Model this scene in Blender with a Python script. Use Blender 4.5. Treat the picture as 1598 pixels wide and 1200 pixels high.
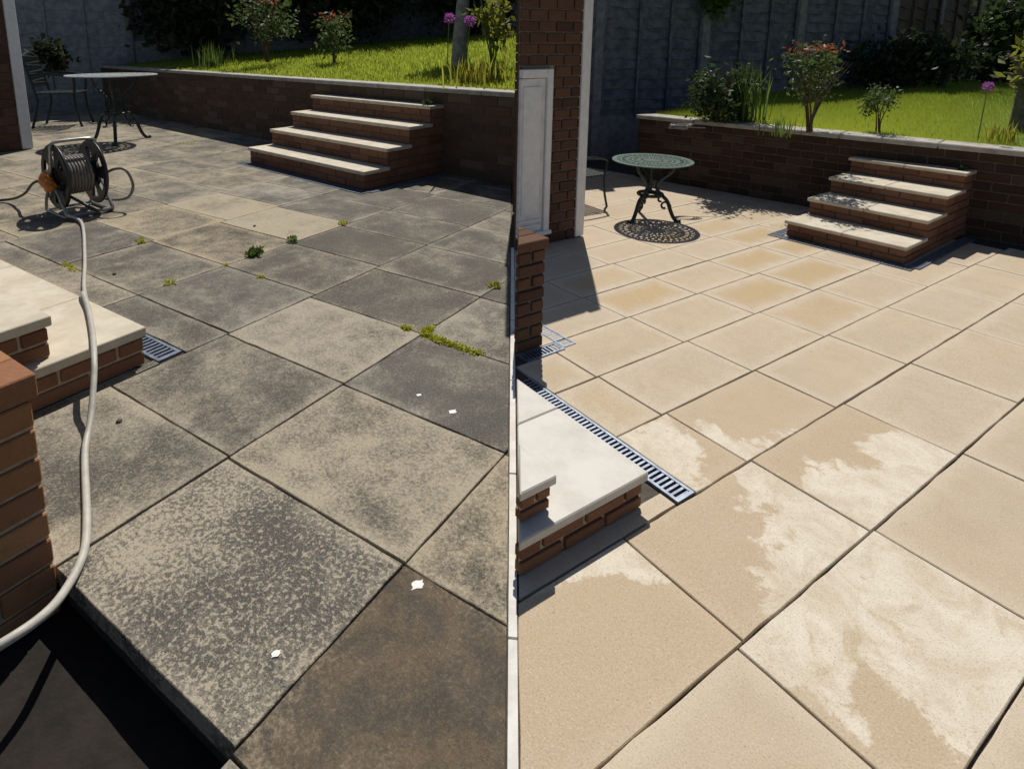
import bpy, bmesh, math, random
import numpy as np
from mathutils import Vector, Matrix
random.seed(7); rng = np.random.default_rng(7)
R = math.radians
for o in list(bpy.data.objects): bpy.data.objects.remove(o)
scene = bpy.context.scene
COL = scene.collection

# ------------------------------------------------------------------ camera, sky, sun, exposure
EYE = 1.5
cam = bpy.data.cameras.new('camera'); co = bpy.data.objects.new('camera', cam); COL.objects.link(co)
co.location = (0, 0, EYE); co.rotation_euler = (R(90 - 11.18), 0, 0)
cam.sensor_width = 36; cam.lens = 21.66; cam.shift_x = 0.062; cam.shift_y = -0.214
cam.clip_start = 0.05; cam.clip_end = 800
scene.camera = co
SUN_EL, SUN_HEAD = 56.0, 8.0          # elevation and compass heading of the sun, degrees
world = bpy.data.worlds.new('World'); scene.world = world; world.use_nodes = True
wn = world.node_tree.nodes; wl = world.node_tree.links
sky = wn.new('ShaderNodeTexSky'); sky.sky_type = 'NISHITA'; sky.sun_disc = False
sky.sun_elevation = R(SUN_EL); sky.sun_rotation = R(SUN_HEAD)
bg = wn['Background']; bg.inputs[1].default_value = 0.052
wl.new(sky.outputs[0], bg.inputs[0])
sl = bpy.data.lights.new('sun', 'SUN'); sl.energy = 4.2; sl.angle = R(0.5); sl.color = (1.0, 0.94, 0.84)
so = bpy.data.objects.new('sun', sl); COL.objects.link(so)
tr = Vector((-math.sin(R(SUN_HEAD)) * math.cos(R(SUN_EL)), -math.cos(R(SUN_HEAD)) * math.cos(R(SUN_EL)), -math.sin(R(SUN_EL))))
so.rotation_euler = tr.to_track_quat('-Z', 'Y').to_euler(); so.location = (0, 12, 14)
scene.view_settings.view_transform = 'Standard'; scene.view_settings.look = 'None'
scene.view_settings.exposure = 0.0; scene.view_settings.gamma = 1.0
scene.view_settings.use_curve_mapping = False
scene.cycles.max_bounces = 6; scene.cycles.diffuse_bounces = 3; scene.cycles.transmission_bounces = 3

# ------------------------------------------------------------------ materials
MATS = {}
class NT:
    def __init__(s, name):
        s.m = bpy.data.materials.new(name); s.m.use_nodes = True
        s.n = s.m.node_tree.nodes; s.l = s.m.node_tree.links; s.b = s.n['Principled BSDF']
        MATS[name] = s.m
    def add(s, t, **k):
        x = s.n.new(t)
        for a, v in k.items(): setattr(x, a, v)
        return x
    def set(s, sock, v):
        if isinstance(v, bpy.types.NodeSocket): s.l.new(v, sock)
        elif isinstance(v, (tuple, list)) and len(v) == 3 and sock.type == 'RGBA': sock.default_value = (*v, 1)
        else: sock.default_value = v
    def coord(s, kind='Object', offset=True, scale=1.0):
        c = s.add('ShaderNodeTexCoord').outputs[kind]
        if not offset: return c
        oi = s.add('ShaderNodeObjectInfo')
        v = s.add('ShaderNodeVectorMath', operation='MULTIPLY_ADD')
        s.l.new(c, v.inputs[0]); v.inputs[1].default_value = (scale,) * 3
        sc = s.add('ShaderNodeMath', operation='MULTIPLY'); s.l.new(oi.outputs['Random'], sc.inputs[0]); sc.inputs[1].default_value = 57.0
        s.l.new(sc.outputs[0], v.inputs[2]); return v.outputs[0]
    def noise(s, vec, scale, detail=4, rough=.6, dist=0):
        x = s.add('ShaderNodeTexNoise'); s.l.new(vec, x.inputs['Vector'])
        x.inputs['Scale'].default_value = scale; x.inputs['Detail'].default_value = detail
        x.inputs['Roughness'].default_value = rough; x.inputs['Distortion'].default_value = dist
        return x.outputs['Fac']
    def ramp(s, fac, lo, hi):
        x = s.add('ShaderNodeMapRange'); s.set(x.inputs[0], fac); x.interpolation_type = 'SMOOTHSTEP'
        s.set(x.inputs[1], lo); s.set(x.inputs[2], hi); return x.outputs[0]
    def math(s, op, a, b=0.0):
        x = s.add('ShaderNodeMath', operation=op); s.set(x.inputs[0], a); s.set(x.inputs[1], b); return x.outputs[0]
    def mix(s, f, a, b):
        x = s.add('ShaderNodeMix', data_type='RGBA'); s.set(x.inputs[0], f); s.set(x.inputs[6], a); s.set(x.inputs[7], b); return x.outputs[2]
    def attr(s, name):
        x = s.add('ShaderNodeAttribute', attribute_type='OBJECT', attribute_name=name); return x.outputs['Fac']
    def rand(s): return s.add('ShaderNodeObjectInfo').outputs['Random']
    def bump(s, h, strength=.3, dist=.01):
        x = s.add('ShaderNodeBump'); s.l.new(h, x.inputs['Height']); x.inputs['Strength'].default_value = strength
        x.inputs['Distance'].default_value = dist; s.l.new(x.outputs[0], s.b.inputs['Normal'])
    def out(s, col, rough=.8, metal=0.0, spec=None):
        s.set(s.b.inputs['Base Color'], col); s.set(s.b.inputs['Roughness'], rough); s.b.inputs['Metallic'].default_value = metal
        if spec is not None: s.b.inputs['Specular IOR Level'].default_value = spec
        return s.m

def edge_dist(n):
    sx = n.add('ShaderNodeSeparateXYZ'); n.l.new(n.add('ShaderNodeTexCoord').outputs['Object'], sx.inputs[0])
    dx = n.math('SUBTRACT', n.attr('hw'), n.math('ABSOLUTE', sx.outputs[0]))
    dy = n.math('SUBTRACT', n.attr('hh'), n.math('ABSOLUTE', sx.outputs[1]))
    return n.math('MINIMUM', dx, dy)

def mat_dirty():
    n = NT('stained_slab'); v = n.coord()
    big = n.noise(v, 2.6, 5, .62, .4); mid = n.noise(v, 17, 6, .72, .3); fine = n.noise(v, 85, 4, .7); grit = n.noise(v, 190, 3, .7); smear = n.noise(v, 6.5, 7, .78, .25)
    ed = n.math('ADD', edge_dist(n), n.math('MULTIPLY', n.math('SUBTRACT', mid, .5), .16))
    edge = n.ramp(ed, .075, 0.0)
    pale = n.attr('pale')
    t = n.math('ADD', n.math('ADD', n.math('MULTIPLY', big, .9), n.math('MULTIPLY', mid, .55)), n.math('MULTIPLY', fine, .75))
    t = n.math('ADD', n.math('ADD', t, n.math('MULTIPLY', pale, .55)), n.math('ADD', n.math('MULTIPLY', edge, .20), n.math('MULTIPLY', n.math('SUBTRACT', smear, .5), .75)))
    f = n.ramp(t, .95, 1.60)
    # coarse lichen speckle of the nearest slabs
    lich = n.ramp(n.math('ADD', n.noise(v, 70, 4, .68), n.math('MULTIPLY', n.math('SUBTRACT', big, .5), .35)), .50, .56)
    f = n.math('ADD', n.math('MULTIPLY', f, .9), n.math('MULTIPLY', lich, n.attr('speck')))
    f = n.math('ADD', f, n.math('MULTIPLY', n.math('SUBTRACT', fine, .5), .5))
    f = n.math('MINIMUM', f, 1.0)
    dark = n.mix(n.ramp(big, .35, .7), (.070, .066, .058), (.105, .096, .078))
    dark = n.mix(n.attr('brown'), dark, n.mix(n.ramp(smear, .38, .64), (.058, .047, .035), (.125, .088, .050)))
    lite = n.mix(n.attr('warm'), (.36, .325, .265), (.42, .35, .235))
    c = n.mix(f, dark, lite)
    c = n.mix(n.math('MULTIPLY', n.ramp(grit, .52, .70), n.math('SUBTRACT', .42, n.math('MULTIPLY', n.attr('brown'), .30))), c, (.52, .475, .395))
    c = n.mix(n.math('MULTIPLY', n.ramp(grit, .47, .30), .6), c, (.035, .033, .03))
    n.bump(n.math('ADD', n.math('MULTIPLY', grit, .5), n.math('ADD', n.math('MULTIPLY', fine, .4), n.math('MULTIPLY', mid, .3))), .55, .006)
    rough = n.math('SUBTRACT', .82, n.math('MULTIPLY', n.math('MULTIPLY', n.attr('wet'), n.ramp(big, .35, .6)), .42))
    return n.out(c, rough, spec=.35)

def mat_clean():
    n = NT('washed_slab'); v = n.coord()
    big = n.noise(v, 2.3, 4, .6, .5); mid = n.noise(v, 12, 5, .68, .3); fine = n.noise(v, 70, 4, .7); grit = n.noise(v, 200, 3, .7); blot = n.noise(v, 7, 6, .72, .9)
    ed = n.math('ADD', edge_dist(n), n.math('MULTIPLY', n.math('SUBTRACT', mid, .5), .10))
    base = n.mix(n.ramp(big, .3, .7), (.54, .442, .322), (.49, .405, .305))
    base = n.mix(n.math('MULTIPLY', n.rand(), .5), base, (.53, .445, .352))
    base = n.mix(n.math('MULTIPLY', n.ramp(blot, .42, .70), .40), base, (.43, .335, .228))
    base = n.mix(n.math('MULTIPLY', n.ramp(ed, .07, .0), .55), base, (.62, .54, .42))
    damp = n.math('MULTIPLY', n.ramp(n.math('ADD', ed, n.math('MULTIPLY', big, .06)), .05, .15), n.attr('damp'))
    c = n.mix(damp, base, (.45, .315, .145))
    # drying fronts: each drying slab is still tan on one side, with a ragged edge of its own
    sx = n.add('ShaderNodeSeparateXYZ'); n.l.new(n.add('ShaderNodeTexCoord').outputs['Object'], sx.inputs[0])
    gx = n.math('MULTIPLY', n.math('DIVIDE', sx.outputs[0], n.attr('hw')), n.attr('dry_u')); gy = n.math('MULTIPLY', n.math('DIVIDE', sx.outputs[1], n.attr('hh')), n.attr('dry_v'))
    wv = n.math('ADD', n.math('ADD', gx, gy), n.math('ADD', n.math('MULTIPLY', n.math('SUBTRACT', big, .5), 1.5), n.math('MULTIPLY', n.math('SUBTRACT', mid, .5), .55)))
    wv = n.math('ADD', wv, n.math('ADD', n.math('MULTIPLY', n.math('SUBTRACT', fine, .5), .18), n.attr('dry_off')))
    white = n.ramp(wv, -.035, .05)
    c = n.mix(n.math('MINIMUM', n.math('MULTIPLY', n.attr('dry'), .85), .6), c, (.475, .365, .235))
    c = n.mix(n.math('MULTIPLY', white, n.math('MINIMUM', n.math('MULTIPLY', n.attr('dry'), 1.6), 1.0)), c, n.mix(n.ramp(blot, .36, .66), (.70, .64, .535), (.57, .49, .375)))
    stain = n.ramp(n.noise(v, 4.5, 6, .74, 1.0), .54, .66)
    c = n.mix(n.math('MULTIPLY', stain, n.math('MULTIPLY', n.attr('stain'), .7)), c, (.46, .36, .22))
    c = n.mix(n.math('MULTIPLY', n.ramp(grit, .53, .72), .42), c, (.74, .66, .54))
    c = n.mix(n.math('MULTIPLY', n.ramp(grit, .47, .29), .62), c, (.27, .20, .14))
    c = n.mix(n.math('MULTIPLY', n.ramp(n.noise(v, 34, 3, .6), .70, .76), .55), c, (.22, .17, .12))
    n.bump(n.math('ADD', n.math('MULTIPLY', grit, .5), n.math('MULTIPLY', fine, .5)), .45, .005)
    return n.out(c, n.math('SUBTRACT', .8, n.math('MULTIPLY', damp, .3)), spec=.3)

def mat_brick(name, c1, c2, c3):
    n = NT(name); v = n.coord(); a = n.noise(v, 14, 5, .7, .3); g = n.noise(v, 120, 3, .7)
    r = n.rand(); c = n.mix(n.ramp(r, .1, .6), c1, c2); c = n.mix(n.ramp(r, .72, .95), c, c3)
    c = n.mix(n.math('MULTIPLY', n.ramp(a, .5, .75), .5), c, tuple(x * .45 for x in c1))
    c = n.mix(n.math('MULTIPLY', n.ramp(g, .55, .75), .3), c, tuple(min(1, x * 1.7) for x in c2))
    n.bump(n.math('ADD', a, n.math('MULTIPLY', g, .6)), .6, .006); return n.out(c, .88, spec=.25)

def mat_simple(name, c1, c2, scale=20, rough=.8, metal=0., bump=.2, bscale=None, spec=None, lo=.35, hi=.65, kind='Object'):
    n = NT(name); v = n.coord(kind); a = n.noise(v, scale, 5, .65, .2)
    c = n.mix(n.ramp(a, lo, hi), c1, c2)
    if bump: n.bump(n.noise(v, bscale or scale * 4, 4, .7), bump, .005)
    return n.out(c, rough, metal, spec)

def mat_leaf(name, c1, c2, trans=.35):
    n = NT(name); g = n.add('ShaderNodeAttribute', attribute_name='tint').outputs['Fac']
    c = n.mix(g, c1, c2); n.out(c, .55, spec=.35)
    t = n.add('ShaderNodeBsdfTranslucent'); n.set(t.inputs[0], n.mix(.5, c, tuple(min(1, x * 1.6) for x in c2)))
    mx = n.add('ShaderNodeMixShader'); mx.inputs[0].default_value = trans
    n.l.new(n.b.outputs[0], mx.inputs[1]); n.l.new(t.outputs[0], mx.inputs[2])
    n.l.new(mx.outputs[0], n.n['Material Output'].inputs[0]); return n.m

mat_dirty(); mat_clean()
mat_brick('wall_brick_dull', (.100, .062, .044), (.130, .078, .052), (.165, .115, .083))
mat_brick('step_brick', (.20, .095, .055), (.24, .120, .070), (.165, .072, .045))
mat_brick('house_brick', (.105, .056, .037), (.135, .072, .046), (.08, .042, .031))
mat_brick('pier_brick', (.34, .165, .075), (.40, .21, .105), (.28, .13, .07))
mat_simple('mortar', (.075, .065, .055), (.12, .104, .086), 40)
mat_simple('pale_mortar', (.42, .33, .22), (.54, .44, .31), 40)
mat_simple('grey_mortar', (.20, .165, .14), (.28, .235, .20), 40)
mat_brick('wall_brick_shaded', (.055, .033, .023), (.075, .043, .028), (.10, .066, .046))  # darkened copy of the wall brick, deep shade put into the colour
mat_simple('bed_sand', (.035, .03, .024), (.075, .062, .046), 60)
mat_simple('soil', (.008, .006, .005), (.022, .016, .012), 9, .95, bump=.9, bscale=60)  # near-black tone has the house shade put into the soil colour
mat_simple('tread_stone', (.50, .44, .34), (.62, .56, .45), 9, .75, bscale=160)
mat_simple('coping_stone', (.30, .285, .26), (.45, .425, .38), 8, .8, bscale=140)
mat_simple('white_step_stone', (.50, .475, .43), (.62, .60, .555), 5, .6, bscale=150)
mat_simple('cream_step_stone', (.52, .455, .35), (.63, .57, .46), 6, .65, bscale=150)
mat_simple('edging_concrete', (.62, .60, .56), (.75, .73, .69), 14, .8, bscale=150)
mat_simple('galvanised_steel', (.15, .18, .24), (.25, .29, .36), 30, .42, .55, 0)
mat_simple('drain_dark', (.006, .006, .007), (.012, .012, .013), 20, .9, bump=0)
mat_simple('gleam_iron', (.50, .54, .55), (.66, .70, .70), 40, .35, .5, .2)  # pale silver colour carries the sun and sky gleam of the table top
mat_simple('cast_iron', (.018, .026, .025), (.038, .055, .050), 40, .42, .3, .25)
mat_simple('green_iron', (.060, .105, .095), (.12, .18, .16), 30, .40, .35, .25)
mat_simple('black_plastic', (.012, .013, .018), (.022, .024, .030), 30, .4, bump=.05)
mat_simple('orange_plastic', (.55, .16, .012), (.62, .20, .02), 30, .35, bump=0)
mat_simple('grey_tube', (.30, .30, .29), (.40, .40, .38), 30, .32, .6, 0)
mat_simple('hose_grey', (.42, .40, .355), (.50, .48, .43), 25, .5, bump=.1)
mat_simple('hose_brown', (.16, .145, .12), (.24, .215, .18), 30, .5, bump=.1)
mat_simple('white_paint', (.74, .74, .76), (.83, .83, .84), 14, .5, bump=.08)
mat_simple('old_white_paint', (.62, .62, .64), (.78, .78, .80), 9, .6, bump=.2)
mat_simple('fence_wood', (.075, .085, .11), (.17, .175, .205), 7, .85, bump=.5, bscale=40)
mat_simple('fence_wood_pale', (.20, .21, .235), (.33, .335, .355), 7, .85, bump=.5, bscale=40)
mat_simple('brown_fence_wood', (.075, .050, .036), (.125, .085, .058), 7, .85, bump=.5, bscale=40)
mat_simple('post_concrete', (.16, .165, .18), (.26, .26, .275), 12, .85, bscale=90)
mat_simple('lawn_soil', (.10, .17, .014), (.15, .23, .022), 3, .95, bump=.6, bscale=60)
mat_simple('far_ground', (.06, .08, .03), (.09, .10, .045), .6, .95)
mat_simple('bark', (.10, .085, .065), (.20, .175, .14), 14, .9, bump=.8, bscale=30)
mat_simple('pale_bark', (.24, .21, .18), (.42, .38, .33), 10, .9, bump=.8, bscale=30)
mat_simple('stem_brown', (.085, .055, .030), (.15, .095, .05), 20, .8)
mat_simple('stem_green', (.10, .16, .04), (.16, .22, .06), 20, .7)
mat_simple('white_splat', (.78, .78, .76), (.84, .84, .82), 40, .8)
mat_leaf('grass_leaf', (.15, .215, .018), (.37, .42, .055), .6)
mat_leaf('rose_leaf', (.035, .060, .016), (.11, .15, .045), .35)
mat_leaf('red_leaf', (.16, .035, .018), (.32, .10, .045), .4)
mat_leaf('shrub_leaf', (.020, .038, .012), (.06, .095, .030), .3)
mat_leaf('yellow_leaf', (.16, .18, .022), (.36, .34, .05), .5)
mat_leaf('lime_leaf', (.09, .11, .018), (.24, .25, .04), .45)
mat_leaf('iris_leaf', (.045, .085, .015), (.13, .20, .04), .4)
mat_leaf('moss', (.30, .33, .02), (.52, .50, .04), .3)
mat_leaf('purple_petal', (.26, .06, .30), (.50, .16, .52), .35)
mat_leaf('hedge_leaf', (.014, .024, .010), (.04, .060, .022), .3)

# ------------------------------------------------------------------ mesh helpers
def link(name, me, mat=None, parent=None, loc=(0, 0, 0), rz=0.0):
    o = bpy.data.objects.new(name, me); COL.objects.link(o)
    if mat and me and not me.materials: me.materials.append(MATS[mat])
    o.parent = parent; o.location = loc; o.rotation_euler = (0, 0, rz); return o
def tag(o, label, cat=None, group=None, kind=None):
    o['label'] = label
    if cat: o['category'] = cat
    if group: o['group'] = group
    if kind: o['kind'] = kind
    return o
def thing(name, label, cat, loc=(0, 0, 0), rz=0.0, group=None):
    return tag(link(name, None, None, None, loc, rz), label, cat, group)
class MB:
    def __init__(s): s.v = []; s.f = []
    def add(s, vs, fs):
        k = len(s.v); s.v += [tuple(p) for p in vs]; s.f += [tuple(i + k for i in f) for f in fs]; return s
    def box(s, x0, x1, y0, y1, z0, z1):
        return s.add([(x0, y0, z0), (x1, y0, z0), (x1, y1, z0), (x0, y1, z0), (x0, y0, z1), (x1, y0, z1), (x1, y1, z1), (x0, y1, z1)],
                     [(0, 3, 2, 1), (4, 5, 6, 7), (0, 1, 5, 4), (1, 2, 6, 5), (2, 3, 7, 6), (3, 0, 4, 7)])
    def prism(s, poly, z0, z1):
        n = len(poly)
        return s.add([(x, y, z0) for x, y in poly] + [(x, y, z1) for x, y in poly],
                     [tuple(range(n))[::-1], tuple(range(n, 2 * n))] + [(i, (i + 1) % n, n + (i + 1) % n, n + i) for i in range(n)])
    def tube(s, pts, r, seg=8, closed=False, caps=True):
        P = [Vector(p) for p in pts]; n = len(P)
        rr = r if isinstance(r, (list, tuple)) else [r] * n
        k = len(s.v); up = None
        for i, p in enumerate(P):
            a = P[(i - 1) % n] if (closed or i > 0) else p; b = P[(i + 1) % n] if (closed or i < n - 1) else p
            t = (b - a).normalized()
            if up is None: up = Vector((0, 0, 1)) if abs(t.z) < .9 else Vector((1, 0, 0))
            sd = t.cross(up)
            if sd.length < 1e-6: sd = t.orthogonal()
            sd.normalize(); up = sd.cross(t).normalized()
            for j in range(seg):
                q = 2 * math.pi * j / seg; w = p + (sd * math.cos(q) + up * math.sin(q)) * rr[i]; s.v.append(tuple(w))
        m = n if closed else n - 1
        for i in range(m):
            for j in range(seg):
                a = k + i * seg; b = k + ((i + 1) % n) * seg
                s.f.append((a + j, a + (j + 1) % seg, b + (j + 1) % seg, b + j))
        if caps and not closed:
            s.f.append(tuple(range(k + seg - 1, k - 1, -1))); s.f.append(tuple(range(k + (n - 1) * seg, k + n * seg)))
        return s
    def lathe(s, prof, seg=24, c=(0, 0, 0)):
        k = len(s.v); m = len(prof)
        for r, z in prof:
            for j in range(seg):
                q = 2 * math.pi * j / seg; s.v.append((c[0] + r * math.cos(q), c[1] + r * math.sin(q), c[2] + z))
        for i in range(m - 1):
            for j in range(seg):
                s.f.append((k + i * seg + j, k + i * seg + (j + 1) % seg, k + (i + 1) * seg + (j + 1) % seg, k + (i + 1) * seg + j))
        return s
    def mesh(s, name, smooth=False):
        me = bpy.data.meshes.new(name); me.from_pydata(s.v, [], s.f); me.update()
        if smooth: me.polygons.foreach_set('use_smooth', [True] * len(me.polygons))
        return me
    def build(s, name, mat, parent=None, loc=(0, 0, 0), rz=0., smooth=False):
        return link(name, s.mesh(name, smooth), mat, parent, loc, rz)
def bev(me, w, seg=1):
    bm = bmesh.new(); bm.from_mesh(me)
    bmesh.ops.recalc_face_normals(bm, faces=bm.faces[:])
    bmesh.ops.bevel(bm, geom=bm.edges[:], offset=w, segments=seg, affect='EDGES', clamp_overlap=True)
    bm.to_mesh(me); bm.free(); return me
def smooth_path(pts, n=8):
    P = [Vector(p) for p in pts]; out = []
    for i in range(len(P) - 1):
        a = P[max(i - 1, 0)]; b = P[i]; c = P[i + 1]; d = P[min(i + 2, len(P) - 1)]
        for k in range(n):
            t = k / n
            out.append(.5 * ((2 * b) + (c - a) * t + (2 * a - 5 * b + 4 * c - d) * t * t + (3 * b - a - 3 * c + d) * t ** 3))
    out.append(P[-1]); return out
def clip(poly, nx, ny, c):                    # keep nx*x + ny*y <= c
    out = []
    for i in range(len(poly)):
        a = poly[i]; b = poly[(i + 1) % len(poly)]; da = nx * a[0] + ny * a[1] - c; db = nx * b[0] + ny * b[1] - c
        if da <= 0: out.append(a)
        if (da < 0 < db) or (db < 0 < da):
            t = da / (da - db); out.append((a[0] + (b[0] - a[0]) * t, a[1] + (b[1] - a[1]) * t))
    return out
def area(p): return .5 * sum(p[i][0] * p[(i + 1) % len(p)][1] - p[(i + 1) % len(p)][0] * p[i][1] for i in range(len(p)))
class Frame:
    def __init__(s, ox, oy, deg): s.o = (ox, oy); s.a = R(deg); s.c = math.cos(s.a); s.s = math.sin(s.a)
    def w(s, u, v): return (s.o[0] + s.c * u - s.s * v, s.o[1] + s.s * u + s.c * v)
    def w3(s, u, v, z=0): return (*s.w(u, v), z)
    def l(s, x, y): x -= s.o[0]; y -= s.o[1]; return (s.c * x + s.s * y, -s.s * x + s.c * y)
    def half(s, nx, ny, c):                    # world half plane in local terms
        return (nx * s.c + ny * s.s, -nx * s.s + ny * s.c, c - nx * s.o[0] - ny * s.o[1])
FL = Frame(-.808, 2.027, -34.5)                # paving and house of the stained patio
FLW = Frame(-.871, 6.224, -42.4)               # its garden wall and steps
FR_ = Frame(1.0975, 2.0018, -57.5)             # paving and house of the washed patio
FRW = Frame(3.135, 4.03, -55.0)                # its garden steps
FRV = Frame(*FRW.w(.15, 1.22), -48.0)          # its garden wall
# line between the two patios
S0 = Vector((.138, 1.051)); S1 = Vector((.659, 6.162)); SD = (S1 - S0).normalized(); SN = Vector((SD.y, -SD.x))   # SN points to the washed side
SC = SN.dot(S0)
def seam_pt(t): return S0 + SD * t

BRICKS = {}
def brick_mesh(L, D, H, mat):
    k = (round(L, 3), round(D, 3), round(H, 3), mat)
    if k not in BRICKS:
        me = bev(MB().box(-L / 2, L / 2, -D / 2, D / 2, -H / 2, H / 2).mesh('brick'), min(.004, H * .07)); me.materials.append(MATS[mat]); BRICKS[k] = me
    return BRICKS[k]
def brick_face(parent, A, B, z0, z1, bl, bh, mat, joint=.011, proud=.006, join=False, depth=.03, skip=None, jit=.002):
    """bricks in running bond on the vertical face from A to B (outside is to the right of A->B)"""
    A = Vector(A); B = Vector(B); d = B - A; ln = d.length; d /= ln; nrm = Vector((d.y, -d.x)); ang = math.atan2(d.y, d.x)
    n = max(1, round((z1 - z0) / bh)); bh = (z1 - z0) / n
    nb = max(1, round(ln / bl)); bl = ln / nb; mb = MB()
    for i in range(n):
        cuts = [k * bl for k in range(nb + 1)] if i % 2 == 0 else [0] + [(k + .5) * bl for k in range(nb)] + [ln]
        for a, b in zip(cuts[:-1], cuts[1:]):
            c = A + d * (a + b) / 2; z = z0 + (i + .5) * bh
            if skip and skip((a + b) / 2, z): continue
            L = b - a - joint; H = bh - joint; off = proud - depth / 2 + random.uniform(-jit, jit)
            p = c + nrm * off
            if join:
                q = MB().box(-L / 2, L / 2, -depth / 2, depth / 2, -H / 2, H / 2); ca, sa = math.cos(ang), math.sin(ang)
                mb.add([(p.x + ca * x - sa * y, p.y + sa * x + ca * y, z + zz) for x, y, zz in q.v], q.f)
            else:
                o = link('brick', brick_mesh(L, depth, H, mat), None, parent, (p.x, p.y, z), ang)
                o.rotation_euler = (random.uniform(-.006, .006), random.uniform(-.006, .006), ang + random.uniform(-.004, .004))
    if join:
        o = mb.build('brickwork', mat, parent); o['kind'] = 'stuff'; return o

def slab(parent, frame, poly, mat, th=.045, jit=.0012, gap=.005, props=None, dz=None):
    """one paving slab from a convex polygon in frame coordinates; its origin sits at its own middle"""
    if len(poly) < 3 or abs(area(poly)) < .004: return None
    xs = [p[0] for p in poly]; ys = [p[1] for p in poly]
    cx, cy = (min(xs) + max(xs)) / 2, (min(ys) + max(ys)) / 2; hw, hh = (max(xs) - min(xs)) / 2, (max(ys) - min(ys)) / 2
    if area(poly) < 0: poly = poly[::-1]
    q = [(x - cx, y - cy) for x, y in poly]
    for i in range(len(poly)):                 # inset for the joint
        a = poly[i]; b = poly[(i + 1) % len(poly)]; ex, ey = b[0] - a[0], b[1] - a[1]; l = math.hypot(ex, ey)
        if l < 1e-6: continue
        nx, ny = ey / l, -ex / l; q = clip(q, nx, ny, nx * (a[0] - cx) + ny * (a[1] - cy) - gap)
        if len(q) < 3: return None
    ring = []
    for i in range(len(q)):
        a = q[i]; b = q[(i + 1) % len(q)]; l = math.hypot(b[0] - a[0], b[1] - a[1]); m = max(1, int(l / .07))
        for k in range(m):
            t = k / m; j = 0 if k == 0 else jit * (1 if random.random() > .12 else 2.2); ring.append((a[0] + (b[0] - a[0]) * t + random.uniform(-j, j), a[1] + (b[1] - a[1]) * t + random.uniform(-j, j)))
    n = len(ring); c = .0022
    ins = []
    for x, y in ring:
        l = math.hypot(x, y) + 1e-6; ins.append((x - x / l * c * 1.2, y - y / l * c * 1.2))
    vs = [(x, y, 0) for x, y in ins] + [(x, y, -c) for x, y in ring] + [(x, y, -th) for x, y in ring]
    fs = [tuple(range(n))] + [(i + n, (i + 1) % n + n, (i + 1) % n, i) for i in range(n)] + [(i + 2 * n, (i + 1) % n + 2 * n, (i + 1) % n + n, i + n) for i in range(n)]
    me = bpy.data.meshes.new('paving_slab'); me.from_pydata(vs, [], fs); me.update(); me.materials.append(MATS[mat])
    x, y = frame.w(cx, cy)
    o = link('paving_slab', me, None, parent, (x, y, random.uniform(-.0015, .0015) if dz is None else dz), frame.a)
    o.rotation_euler = (random.uniform(-.0012, .0012), random.uniform(-.0012, .0012), frame.a)
    o['hw'] = hw; o['hh'] = hh
    for k, val in (props or {}).items(): o[k] = float(val)
    return o

def leaf_cloud(pts, size, seed=0, flat=.0, elong=1.7):
    """one leaf-shaped quad pair at each point, randomly turned; float attribute tint"""
    r = np.random.default_rng(seed); n = len(pts); pts = np.asarray(pts, float)
    d = r.normal(size=(n, 3)); d[:, 2] = d[:, 2] * (1 - flat) + .2; d /= np.linalg.norm(d, axis=1)[:, None]
    e = np.cross(d, r.normal(size=(n, 3))); e /= np.linalg.norm(e, axis=1)[:, None] + 1e-9
    nn = np.cross(d, e); s = size * r.uniform(.6, 1.25, (n, 1))
    v = np.stack([pts, pts + d * s * .5 * elong + e * s * .42 + nn * s * .12, pts + d * s * elong, pts + d * s * .5 * elong - e * s * .42 + nn * s * .12], 1).reshape(-1, 3)
    k = np.arange(n)[:, None] * 4
    f = np.concatenate([k + [0, 1, 2], k + [0, 2, 3]], 1).reshape(-1, 3)
    return v, f, np.repeat(r.uniform(0, 1, n), 4)
def arr_mesh(name, v, f, tint=None, mat=None):
    me = bpy.data.meshes.new(name); me.vertices.add(len(v)); me.vertices.foreach_set('co', np.asarray(v, np.float32).ravel())
    m = len(f); k = f.shape[1]; me.loops.add(m * k); me.loops.foreach_set('vertex_index', f.astype(np.int32).ravel())
    me.polygons.add(m); me.polygons.foreach_set('loop_start', np.arange(0, m * k, k, dtype=np.int32)); me.update()
    if tint is not None:
        a = me.attributes.new('tint', 'FLOAT', 'POINT'); a.data.foreach_set('value', np.asarray(tint, np.float32))
    if mat: me.materials.append(MATS[mat])
    return me
def blob_pts(n, c, r, seed, shell=.55, clumps=9):
    """points in an uneven crown: clumps scattered through an ellipsoid"""
    g = np.random.default_rng(seed); c = np.array(c); r = np.array(r)
    d = g.normal(size=(clumps, 3)); d /= np.linalg.norm(d, axis=1)[:, None]; cc = d * g.uniform(shell, .95, (clumps, 1))
    k = g.integers(0, clumps, n); w = g.normal(size=(n, 3)) * .23 * g.uniform(.7, 1.3, (clumps, 1))[k]
    return c + (cc[k] + w) * r
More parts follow.
